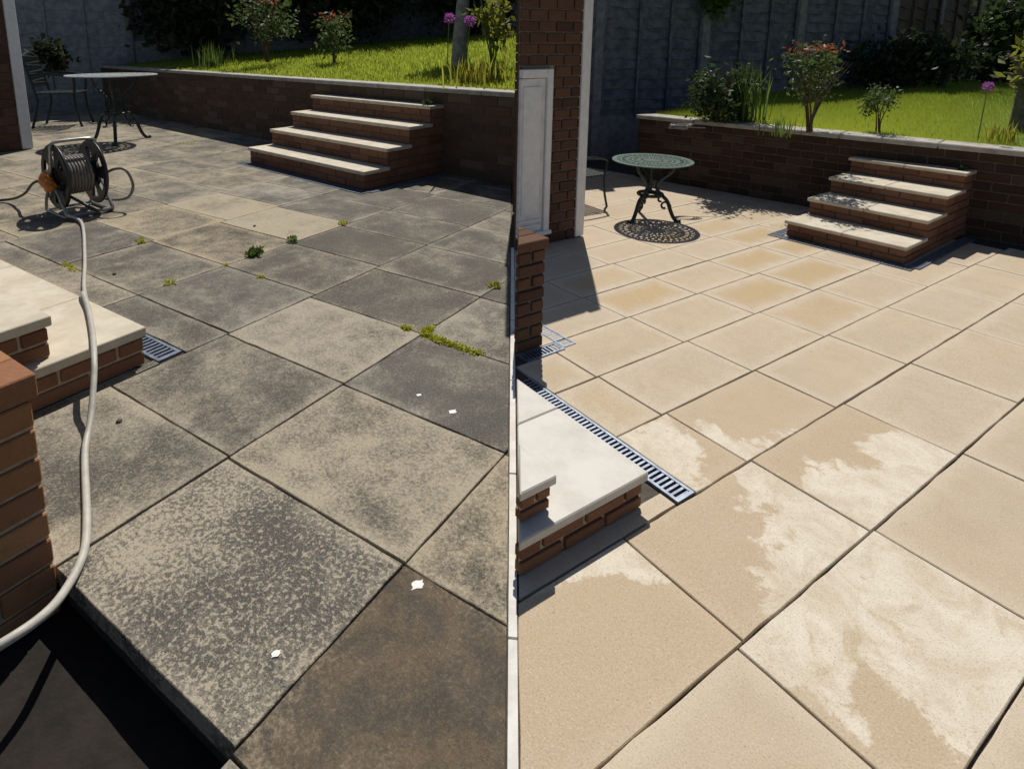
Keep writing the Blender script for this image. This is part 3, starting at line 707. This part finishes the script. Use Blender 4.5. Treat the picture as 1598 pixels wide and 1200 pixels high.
def bush(name, label, base, rad, hgt, n, leaf, mat, seed, stems=5, stem_mat='stem_brown', clumps=10, group=None, cat='bush', z_low=.35, top=None, shell=.5):
    t = thing(name, label, cat, base, 0, group); g = random.Random(seed)
    mb = MB()
    for k in range(stems):
        a = g.uniform(0, 6.28); r = rad * g.uniform(.35, .85); h = hgt * g.uniform(.6, .98)
        p0 = (g.uniform(-.03, .03), g.uniform(-.03, .03), 0); p1 = (r * .3 * math.cos(a), r * .3 * math.sin(a), h * .45); p2 = (r * math.cos(a), r * math.sin(a), h)
        w = max(.004, hgt * .013); P = smooth_path([p0, p1, p2], 4); mb.tube(P, [w * (1.15 - .8 * i / (len(P) - 1)) for i in range(len(P))], 5)
        for q in range(3):
            b = g.uniform(0, 6.28); s0 = P[4 + g.randint(0, 3)]; e = s0 + Vector((rad * .4 * math.cos(b), rad * .4 * math.sin(b), hgt * .22)); mb.tube([s0, (s0 + e) / 2 + Vector((0, 0, -.01)), e], [w * .5, w * .4, w * .25], 4)
    mb.build('stem', stem_mat, t)
    c = (0, 0, hgt * (z_low + 1) / 2); pts = blob_pts(n, c, (rad, rad, hgt * (1 - z_low) / 2), seed, shell, clumps)
    pts[:, 2] = np.maximum(pts[:, 2], .02)
    v, f, ti = leaf_cloud(pts, leaf, seed); link('foliage', arr_mesh('foliage', v, f, ti, mat), None, t)
    if top:
        pt = blob_pts(int(n * .12), (0, 0, hgt * .9), (rad * .8, rad * .8, hgt * .12), seed + 1, .4, 5); v, f, ti = leaf_cloud(pt, leaf * .9, seed + 1)
        link('new_growth', arr_mesh('new_growth', v, f, ti, top), None, t)['kind'] = 'stuff'
    return t
# hedges and bushes at the back
def hedge(base, rx, ry, h, n, leaf, mat, seed, label, cat='hedge', clumps=26):
    t = thing('hedge', label, cat, base); mb = MB(); g = random.Random(seed)
    for k in range(5):
        x = g.uniform(-rx * .7, rx * .7); mb.tube([(x, 0, 0), (x + .05, 0, h * .4), (x - .05, .05, h * .8)], [.03, .025, .01], 5)
    mb.build('stem', 'stem_brown', t)
    pts = np.concatenate([blob_pts(n, (0, 0, h * .52), (rx, ry, h * .5), seed, .25, clumps)]); pts[:, 2] = np.clip(pts[:, 2], .02, None)
    v, f, ti = leaf_cloud(pts, leaf, seed); link('foliage', arr_mesh('foliage', v, f, ti, mat), None, t); return t
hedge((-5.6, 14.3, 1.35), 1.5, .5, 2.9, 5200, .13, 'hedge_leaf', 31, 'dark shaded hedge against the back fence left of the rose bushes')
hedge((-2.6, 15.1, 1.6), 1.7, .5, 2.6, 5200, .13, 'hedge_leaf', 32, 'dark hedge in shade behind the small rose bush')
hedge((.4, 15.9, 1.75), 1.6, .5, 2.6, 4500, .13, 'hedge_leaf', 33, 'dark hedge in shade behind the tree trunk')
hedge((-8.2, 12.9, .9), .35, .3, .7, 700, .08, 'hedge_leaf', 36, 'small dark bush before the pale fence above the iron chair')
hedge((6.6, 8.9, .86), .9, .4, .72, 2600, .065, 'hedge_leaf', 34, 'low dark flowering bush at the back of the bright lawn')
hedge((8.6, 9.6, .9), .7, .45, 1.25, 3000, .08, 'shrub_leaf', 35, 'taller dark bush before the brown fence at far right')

# rose bushes and plants behind the walls
bush('rose_bush', 'tall rose bush with reddish tips above the brown wall', (-3.45, 11.9, 1.15), .55, 1.25, 620, .062, 'rose_leaf', 41, 7, group='rose bushes', z_low=.30, top='red_leaf')
bush('rose_bush', 'small leafy rose bush with pink tips right of the tall one above the brown wall', (-2.05, 11.2, 1.12), .36, .95, 560, .052, 'rose_leaf', 42, 5, group='rose bushes', z_low=.15, top='red_leaf')
bush('rose_bush', 'tall two-stemmed rose bush on the wall beside the bright lawn', (3.30, 5.60, .70), .31, .80, 950, .030, 'rose_leaf', 43, 7, group='rose bushes', z_low=.38, top='red_leaf')
bush('rose_bush', 'low rose bush with small leaves beside the cream garden steps', (3.86, 5.50, .70), .15, .46, 560, .022, 'rose_leaf', 44, 5, group='rose bushes', z_low=.12)
bush('shrub', 'rounded green shrub in shade before the dark fence', (2.75, 6.35, .72), .30, .62, 1900, .038, 'shrub_leaf', 45, 6, z_low=.05, cat='shrub')
def spikes(name, label, base, n, h, w, spread, mat, seed, cat='plant'):
    t = thing(name, label, cat, base); g = np.random.default_rng(seed)
    b = np.stack([g.normal(0, spread, n), g.normal(0, spread, n), np.zeros(n)], 1)
    blades('leaf_tuft', b, h * g.uniform(.55, 1.1, n), w, mat, seed, .45, t); return t
spikes('iris', 'upright iris leaves beside the rounded green shrub', (3.02, 6.25, .72), 70, .62, .018, .07, 'iris_leaf', 51)
spikes('grass_tuft', 'long grass tuft left of the tall rose bush on the brown wall', (-4.6, 12.2, 1.0), 90, .55, .02, .16, 'iris_leaf', 52)
spikes('grass_tuft', 'grass tuft at the foot of the two-stemmed rose bush', (2.95, 5.40, .69), 50, .22, .008, .06, 'iris_leaf', 53)
spikes('day_lily', 'yellow green strap leaves behind the wall at the right of the stained garden', (.35, 7.55, .97), 150, .42, .022, .16, 'yellow_leaf', 54)
spikes('day_lily', 'small yellow green leaf clump on the wall right of the cream steps', (4.5, 4.98, .70), 60, .2, .012, .06, 'yellow_leaf', 55)
def allium(label, base, h, r, lean, seed):
    t = thing('allium', label, 'flower', base); g = random.Random(seed)
    top = Vector((lean[0], lean[1], h)); MB().tube(smooth_path([(0, 0, 0), (lean[0] * .3, lean[1] * .3, h * .5), top], 5), max(.004, r * .12), 5).build('stem', 'stem_green', t)
    d = np.random.default_rng(seed).normal(size=(240, 3)); d /= np.linalg.norm(d, axis=1)[:, None]
    v, f, ti = leaf_cloud(np.array(top) + d * r * np.random.default_rng(seed + 1).uniform(.45, .95, (240, 1)), r * .32, seed); link('flower_head', arr_mesh('flower_head', v, f, ti, 'purple_petal'), None, t)
allium('purple ball flower in front of the pale tree trunk', (-.02, 8.05, .97), .84, .055, (.03, 0), 61)
allium('purple ball flower right of the pale tree trunk', (.22, 7.9, .97), .80, .06, (.05, .02), 62)
allium('purple ball flower on a tall stem beside the trunk at far right', (4.30, 4.95, .70), .46, .032, (.02, .01), 63)

def tree(label, base, h, r, crown_c, crown_r, n, leaf, mat, seed, bark, lean=(0, 0)):
    t = thing('tree', label, 'tree', base); mb = MB(); g = random.Random(seed)
    P = smooth_path([(0, 0, -.1), (lean[0] * .2, lean[1] * .2, h * .3), (lean[0] * .6, lean[1] * .6, h * .7), (lean[0], lean[1], h)], 5)
    mb.tube(P, [r * (1.35 if i == 0 else 1.05 - .5 * i / len(P)) for i in range(len(P))], 12)
    for k in range(6):
        s0 = P[-1 - g.randint(0, 5)]; a = g.uniform(0, 6.28); e = s0 + Vector((crown_r[0] * .7 * math.cos(a), crown_r[1] * .7 * math.sin(a), crown_r[2] * g.uniform(.4, 1.1)))
        mb.tube(smooth_path([s0, (s0 + e) / 2 + Vector((0, 0, .08)), e], 3), [r * .4, r * .36, r * .3, r * .25, r * .2, r * .14, r * .1], 6)
    mb.build('trunk', bark, t, smooth=True)
    v, f, ti = leaf_cloud(blob_pts(n, crown_c, crown_r, seed, .45, 22), leaf, seed); link('crown', arr_mesh('crown', v, f, ti, mat), None, t); return t
tree('tree with pale grey trunk standing on the left lawn', (.15, 9.55, zL(*FLW.l(.15, 9.55))), 1.75, .120, (.25, .7, 2.15), (.75, .6, .55), 900, .10, 'shrub_leaf', 71, 'pale_bark', (.16, .35))
tree('small leafy tree with reddish leaf tips at far right above the wall', (5.08, 5.45, .72), .42, .075, (.10, -.02, .62), (.22, .24, .34), 520, .055, 'lime_leaf', 72, 'bark', (-.02, 0))
bush('shrub', 'leafy yellow green shrub overhanging the wall at top of the stained garden', (.60, 8.2, 1.0), .26, 1.15, 260, .075, 'lime_leaf', 73, 5, 'stem_green', cat='shrub', z_low=.45)
# climbing plant over the fence
t = thing('climbing_plant', 'bright green climbing plant hanging over the top of the dark fence', 'plant', (F0 + FD * 2.62 - Vector((0, .16))).to_tuple() + (2.0,))
pts_ = blob_pts(420, (0, -.05, .05), (.30, .10, .34), 81, .3, 9); v, f, ti = leaf_cloud(pts_, .06, 81); link('foliage', arr_mesh('foliage', v, f, ti, 'iris_leaf'), None, t)
MB().tube([(-.05, .05, .5), (0, 0, .1), (.05, -.03, -.25)], .008, 5).build('stem', 'stem_brown', t)

# ------------------------------------------------------------------ garden furniture
def iron_table(base, rz, d, h, label, mat_top, mat_leg, leg_w=1.0):
    t = thing('garden_table', label, 'table', base, rz); r = d / 2; th = .012 * d
    mb = MB()
    def ring(rad, w, z0=h - th, z1=h, seg=48):
        mb.lathe([(rad - w, z0), (rad, z0), (rad, z1), (rad - w, z1), (rad - w, z0)], seg)
    ring(r, .055 * d); ring(r * .80, .022 * d); ring(r * .66, .012 * d); ring(r * .52, .022 * d); ring(r * .37, .016 * d); ring(r * .22, .03 * d); mb.lathe([(0, h - th), (r * .09, h - th), (r * .09, h), (0, h)], 16)
    for k in range(32):
        a = 2 * math.pi * k / 32
        for (r0, r1, da) in ((.08, .22, 0), (.20, .52, .13), (.20, .52, -.13), (.50, .80, .1), (.50, .80, -.1), (.78, .95, .09), (.78, .95, -.09)):
            if r1 < .6 and k % 2: continue
            p = Vector((r * r0 * math.cos(a), r * r0 * math.sin(a), h - th / 2)); q = Vector((r * r1 * math.cos(a + da), r * r1 * math.sin(a + da), h - th / 2))
            e = (q - p).normalized(); n = Vector((-e.y, e.x, 0)) * .0125 * d; k0 = Vector((0, 0, th / 2 - .0006))
            mb.add([p + n - k0, q + n - k0, q - n - k0, p - n - k0, p + n + k0, q + n + k0, q - n + k0, p - n + k0], [(0, 3, 2, 1), (4, 5, 6, 7), (0, 1, 5, 4), (1, 2, 6, 5), (2, 3, 7, 6), (3, 0, 4, 7)])
    mb.build('table_top', mat_top, t)
    lw = .020 * d * leg_w
    for k in range(3):
        a = 2 * math.pi * k / 3 + .5; c, s_ = math.cos(a), math.sin(a); q = lambda rr, z: (rr * r * c, rr * r * s_, z * h)
        lg = MB(); P = smooth_path([q(.78, .012), q(.68, .02), q(.60, .07), q(.52, .18), q(.42, .34), q(.24, .45), q(.15, .52)], 5); m = len(P) - 1
        lg.tube(P, [lw * (1.5 if i < 3 else 1.0) for i in range(m + 1)], 7)
        P = smooth_path([q(.15, .52), q(.16, .62), q(.30, .72), q(.50, .84), q(.58, .97)], 5); lg.tube(P, lw * .75, 6)
        lo = lg.build('leg', mat_leg, t, smooth=True)
        sc = MB()
        for (cr, cz, rad) in ((.40, .24, .075), (.30, .34, .06)):
            P = []
            for i in range(15):
                w = i / 14 * 5.2; rr = rad * (1 - i / 18); P.append((((cr - .03) * r + rr * d * math.cos(w)) * c, ((cr - .03) * r + rr * d * math.cos(w)) * s_, cz * h + rr * d * math.sin(w)))
            sc.tube(P, lw * .55, 5)
        sc.build('scroll', mat_leg, lo)
    mb = MB(); mb.tube([(r * .30 * math.cos(x), r * .30 * math.sin(x), .43 * h) for x in [2 * math.pi * i / 20 for i in range(20)]], lw * .9, 6, True); mb.build('brace_ring', mat_leg, t, smooth=True)
    MB().tube([(0, 0, .44 * h), (0, 0, .97 * h)], lw * .7, 6).build('centre_rod', mat_leg, t)
    mb = MB()
    for k in range(3):
        a = 2 * math.pi * k / 3 + .5; mb.tube([(0, 0, .45 * h), (r * .30 * math.cos(a), r * .30 * math.sin(a), .43 * h)], lw * .7, 5)
    mb.build('brace', mat_leg, t); return t
iron_table((-5.14, 9.50, .0), .4, 1.27, 1.03, 'silvery round openwork iron table on the stained patio', 'gleam_iron', 'cast_iron')
iron_table((1.745, 5.18, .0), 1.15, .67, .52, 'green round openwork iron table on the pale patio', 'green_iron', 'cast_iron', 1.25)

def iron_chair(base, rz, s, label, mat='cast_iron'):
    t = thing('garden_chair', label, 'chair', base, rz); w = .25 * s; dp = .23 * s; sh = .44 * s
    for sx in (-1, 1):
        MB().tube(smooth_path([(sx * w, dp + .03 * s, 0), (sx * w * .97, dp - .02 * s, sh * .5), (sx * w * .95, dp - .03 * s, sh)], 4), .016 * s, 6).build('leg', mat, t)
        MB().tube(smooth_path([(sx * w, -dp - .08 * s, 0), (sx * w, -dp, sh * .6), (sx * w, -dp, sh), (sx * w * .98, -dp - .10 * s, .9 * s)], 4), .016 * s, 6).build('leg', mat, t)
        MB().tube(smooth_path([(sx * w, -dp - .035 * s, .66 * s), (sx * w * 1.05, -dp + .12 * s, .69 * s), (sx * w * 1.05, dp - .04 * s, .65 * s), (sx * w, dp - .01 * s, .58 * s), (sx * w * .95, dp - .02 * s, sh)], 5), .017 * s, 6).build('armrest', mat, t)
    mb = MB()
    for k in range(9):
        y = -dp + 2 * dp * k / 8; mb.box(-w, w, y - .018 * s, y + .018 * s, sh - .008 * s, sh + .008 * s)
    mb.build('seat', mat, t)
    mb = MB()
    for k in range(8):
        x = -w + 2 * w * (k + .5) / 8; mb.tube([(x, -dp - .01 * s, sh + .08 * s), (x * .98, -dp - .095 * s, .90 * s)], .010 * s, 5)
    for k in range(7):
        z = sh + .12 * s + k * .055 * s; y = -dp - .015 * s - .085 * s * k / 7; mb.tube([(-w, y, z), (w, y, z + .02 * s * (-1) ** k)], .008 * s, 5)
    mb.tube(smooth_path([(-w, -dp - .10 * s, .89 * s), (0, -dp - .115 * s, .95 * s), (w, -dp - .10 * s, .89 * s)], 5), .020 * s, 6)
    mb.build('backrest', mat, t); return t
iron_chair((-7.15, 11.45, 0), R(-75), 1.40, 'dark cast iron armchair in the shade at far left')
iron_chair((1.24, 5.66, 0), R(-62), .70, 'dark iron armchair half hidden behind the white corner board')

# ------------------------------------------------------------------ hose reel and hose
rl = thing('hose_reel', 'black two-disc hose reel with orange crank and grey tube frame', 'hose reel', (-3.36, 5.42, 0), R(52))
rl.scale = (1.1, 1.1, 1.1); RR = .255; RZ = .315; HWD = .14
def disc(x):
    """wheel with six oval holes, axis along x"""
    mb = MB(); n = 48; th = .022
    for sgn in (-1, 1):
        pass
    bm = bmesh.new()
    rings = [.07, .125, .215, RR]
    nk = 36
    vs = {}
    for sd in (0, 1):
        for ri, r in enumerate(rings):
            for k in range(nk):
                a = 2 * math.pi * k / nk; xx = x + (th / 2 if sd else -th / 2)
                vs[(sd, ri, k)] = bm.verts.new((xx, r * math.cos(a), RZ + r * math.sin(a)))
    hole = lambda ri, k: ri == 1 and k % 6 in (1, 2, 3)
    for sd in (0, 1):
        for ri in range(3):
            for k in range(nk):
                if hole(ri, k): continue
                q = [vs[(sd, ri, k)], vs[(sd, ri + 1, k)], vs[(sd, ri + 1, (k + 1) % nk)], vs[(sd, ri, (k + 1) % nk)]]
                bm.faces.new(q if sd else q[::-1])
    for k in range(nk):
        for ri in (0, 3): bm.faces.new([vs[(0, ri, k)], vs[(0, ri, (k + 1) % nk)], vs[(1, ri, (k + 1) % nk)], vs[(1, ri, k)]])
        if hole(1, k):
            for ri in (1, 2): bm.faces.new([vs[(0, ri, k)], vs[(0, ri, (k + 1) % nk)], vs[(1, ri, (k + 1) % nk)], vs[(1, ri, k)]])
            if not hole(1, k - 1): bm.faces.new([vs[(0, 1, k)], vs[(0, 2, k)], vs[(1, 2, k)], vs[(1, 1, k)]])
            if not hole(1, k + 1): bm.faces.new([vs[(0, 1, (k + 1) % nk)], vs[(0, 2, (k + 1) % nk)], vs[(1, 2, (k + 1) % nk)], vs[(1, 1, (k + 1) % nk)]])
    bmesh.ops.recalc_face_normals(bm, faces=bm.faces[:])
    me = bpy.data.meshes.new('wheel'); bm.to_mesh(me); bm.free()
    o = link('wheel', me, 'black_plastic', rl)
    rim = MB().tube([(x, RR * math.cos(2 * math.pi * k / 40), RZ + RR * math.sin(2 * math.pi * k / 40)) for k in range(40)], .013, 6, True).build('rim', 'black_plastic', o, smooth=True)
    MB().tube([(x - .02, 0, RZ), (x + .02, 0, RZ)], .078, 20).build('hub', 'black_plastic', o)
disc(-HWD); disc(HWD)
MB().tube([(-HWD, 0, RZ), (HWD, 0, RZ)], .085, 20).build('drum', 'black_plastic', rl)
mb = MB(); P = []
for layer in range(3):
    for i in range(7 * 24):
        w = 2 * math.pi * i / 24; x = (-.085 + .17 * i / (7 * 24)) * (1 if layer % 2 == 0 else -1); rr = .10 + .024 * layer
        P.append((x, rr * math.cos(w), RZ + rr * math.sin(w)))
mb.tube(P, .0125, 6).build('coiled_hose', 'hose_brown', rl, smooth=True)
for x in (-HWD - .032, HWD + .032):
    MB().tube(smooth_path([(x, .19, .018), (x, .16, .12), (x, .02, RZ), (x, -.02, .47), (x * .97, -.03, .56)], 5), .013, 7).build('frame_tube', 'grey_tube', rl, smooth=True)
    MB().tube(smooth_path([(x, .19, .018), (x, .05, .016), (x, -.14, .016), (x, -.22, .03), (x, -.12, .16), (x, 0, RZ)], 5), .013, 7).build('frame_tube', 'grey_tube', rl, smooth=True)
MB().tube(smooth_path([(-HWD - .031, -.03, .55), (-HWD + .0, -.035, .595), (0, -.035, .602), (HWD, -.035, .595), (HWD + .031, -.03, .55)], 5), .014, 8).build('handle', 'grey_tube', rl, smooth=True)
MB().tube([(-HWD - .03, -.22, .03), (HWD + .03, -.22, .03)], .013, 7).build('foot_tube', 'grey_tube', rl)
MB().tube([(-HWD - .03, .19, .018), (HWD + .03, .19, .018)], .013, 7).build('foot_tube', 'grey_tube', rl)
MB().tube(smooth_path([(HWD + .03, -.12, .30), (HWD + .08, -.22, .35), (HWD + .13, -.31, .34), (HWD + .155, -.35, .22), (HWD + .13, -.31, .12), (HWD + .08, -.22, .09), (HWD + .03, -.10, .09)], 6), .012, 7).build('guide_tube', 'hose_brown', rl, smooth=True)
cr = MB().tube(smooth_path([(-HWD - .05, 0, RZ), (-HWD - .075, -.01, RZ - .02), (-HWD - .075, -.11, RZ - .055)], 5), [.072, .070, .066, .062, .058, .055, .051, .047, .044, .041, .038], 10).build('crank', 'orange_plastic', rl, smooth=True)
MB().tube([(-HWD - .07, -.11, RZ - .055), (-HWD - .12, -.115, RZ - .055)], .032, 10).build('grip', 'orange_plastic', cr, smooth=True)
MB().tube(smooth_path([(-HWD - .05, -.05, .26), (-.1, -.2, .16), (.02, -.32, .05)], 6), .012, 7).build('outlet_hose', 'black_plastic', rl, smooth=True)

hz = .016
H = [(-3.28, 5.11, .05), (-3.08, 4.98, hz + .004), (-2.58, 4.16, hz), (-2.26, 3.60, hz), (-2.06, 3.30, hz + .006), (-1.975, 3.145, .13), (-1.93, 3.06, .207), (-1.80, 2.88, .203), (-1.63, 2.62, .202), (-1.505, 2.41, .20), (-1.455, 2.31, .15), (-1.40, 2.17, .055),
     (-1.345, 2.03, hz), (-1.157, 1.716, hz), (-1.085, 1.575, hz), (-1.055, 1.45, hz + .01), (-1.04, 1.33, .06), (-1.09, 1.22, .08), (-1.3, 1.10, .02), (-1.6, 1.02, -.12)]
hs_ = MB().tube(smooth_path(H, 7), .0125, 9).build('garden_hose', 'hose_grey', smooth=True); tag(hs_, 'long pale grey garden hose snaking over the cream step at left', 'hose')
H2 = [(-3.62, 5.36, .30), (-3.75, 5.42, .26), (-3.95, 5.55, .12), (-4.3, 5.75, .02), (-4.9, 5.7, .016)]
h2 = MB().tube(smooth_path(H2, 7), .0125, 7).build('feeder_hose', 'black_plastic', smooth=True); tag(h2, 'dark supply hose lying in the shade left of the hose reel', 'hose')

# coil left on the coping of the washed garden
t = thing('cable_coil', 'small grey coil of cable on the coping above the washed patio', 'coil', (2.14, 5.70, .716))
for k in range(4):
    MB().tube([(.085 * (1 + .08 * k) * math.cos(a) + .012 * k, .05 * math.sin(a), .008 + .011 * k + .004 * math.sin(2 * a + k)) for a in [2 * math.pi * i / 24 for i in range(24)]], .006, 5, True).build('loop', 'grey_tube' if k % 2 else 'hose_brown', t, smooth=True)
MB().tube(smooth_path([(.08, .02, .02), (.16, .03, .01), (.26, .02, .008)], 5), .006, 5).build('loose_end', 'hose_brown', t)

# ------------------------------------------------------------------ weeds, moss, droppings, pebbles
def weed(label, x, y, s, n, mat, seed):
    t = thing('weed', label, 'weed', (x, y, -.003)); g = np.random.default_rng(seed)
    a = g.uniform(0, 6.28, n); rr = s * np.sqrt(g.uniform(0, 1, n)) * .6
    v, f, ti = leaf_cloud(np.stack([rr * np.cos(a), rr * np.sin(a), g.uniform(.002, s * .45, n)], 1), s * .32, seed); link('foliage', arr_mesh('foliage', v, f, ti, mat), None, t)
weed('green leafy weed with brown base in the joint at the middle of the stained slabs', -1.40, 4.24, .085, 120, 'iris_leaf', 91)
weed('small yellow weed in the joint right of the hose', -1.77, 3.70, .045, 60, 'moss', 92)
weed('small yellow weed below the hose reel shadow', -2.36, 4.52, .05, 50, 'moss', 93)
weed('tiny yellow weed just below the green leafy weed', -1.22, 3.80, .035, 50, 'moss', 94)
weed('tiny yellow weed left of the green leafy weed', -1.53, 4.02, .03, 40, 'moss', 95)
weed('thin grey green weed at the corner of the palest slab', -1.20, 4.55, .06, 60, 'iris_leaf', 96)
weed('small yellow weed in the joint below the garden steps', -.89, 5.02, .06, 50, 'moss', 97)
weed('dry weed tuft at the right edge of the stained patio', *FL.w(-.01, 1.95), .06, 50, 'yellow_leaf', 98)
weed('small plant on the end of the top step above the stained patio', *FLW.w(-.12, 1.08), .10, 70, 'shrub_leaf', 99)
bpy.data.objects['weed.008'].location.z = .803
weed('small dark plant on the end of the top step above the washed patio', *FRW.w(-.06, 1.12), .05, 60, 'shrub_leaf', 100)
bpy.data.objects['weed.009'].location.z = .528
def moss(label, pts, w, n, seed):
    g = np.random.default_rng(seed); P = np.array(pts); k = g.uniform(0, len(P) - 1, n); i = k.astype(int); f_ = (k - i)[:, None]
    q = P[i] * (1 - f_) + P[np.minimum(i + 1, len(P) - 1)] * f_; q = np.c_[q + g.normal(0, w, (n, 2)), g.uniform(0, .008, n)]
    v, f, ti = leaf_cloud(q, .011, seed); o = link('moss_patch', arr_mesh('moss_patch', v, f, ti, 'moss')); o.location.z = .001; tag(o, label, 'moss')
moss('bright yellow moss strip along the joint at right of the stained patio', [FL.w(.0, 1.19), FL.w(.12, 1.175), FL.w(.22, 1.175), FL.w(.36, 1.175)], .012, 700, 101)
moss('bright yellow moss tuft above the long moss strip', [FL.w(.0, 1.21), FL.w(-.0, 1.27)], .014, 260, 102)
moss('small yellow moss tuft left of the long moss strip', [FL.w(-.13, 1.19), FL.w(-.09, 1.185)], .010, 140, 103)
moss('pale moss line in the joint near the cream step', [FL.w(-2.45, .60), FL.w(-2.68, .62)], .012, 160, 104)
moss('pale moss line in a joint near the dark table shadow', [FL.w(-6.8, 4.0), FL.w(-6.8, 4.4)], .02, 160, 105)
def splat(label, u, v, s, seed):
    g = random.Random(seed); n = 26; rr = [g.uniform(.6, .8) + (g.uniform(.1, .3) if g.random() < .3 else 0) for k in range(n)]; rr = [(rr[k - 1] + 2 * rr[k] + rr[(k + 1) % n]) / 4 + (.45 if k in (4, 17) else 0) for k in range(n)]; p = [(s * rr[k] * math.cos(6.283 * k / n), s * .8 * rr[k] * math.sin(6.283 * k / n)) for k in range(n)]
    x, y = FL.w(u, v); tag(MB().prism(p, .0, .0012).build('bird_dropping', 'white_splat', None, (x, y, .0012)), label, 'dropping')
splat('white splat by the joint of the dark brown slab', .905, -.045, .021, 111)
splat('small white splat near the bottom of the speckled slab', .735, -.405, .014, 112)
splat('tiny white splat on the grey slab at right', .33, .72, .014, 113)
splat('white scuffed splat on the grey slab at right', .52, .70, .020, 114)
g = random.Random(5)
for k, (x, y, lb) in enumerate([(-2.21, 3.86, 'dark pebble beside the hose on the stained patio'), (-1.62, 4.95, 'dark pebble on the pale slab of the stained patio'), (*FL.w(-.55, -.12), 'tiny dark pebble near the speckled slab'), (*FLW.w(.55, .62), 'dark pebble beside the steps on the stained patio')]):
    me = MB().lathe([(0, 0), (.010, .001), (.013, .006), (.009, .012), (0, .014)], 8).mesh('pebble'); tag(link('pebble', me, 'bark', None, (x, y, .0), g.uniform(0, 6)), lb, 'pebble')
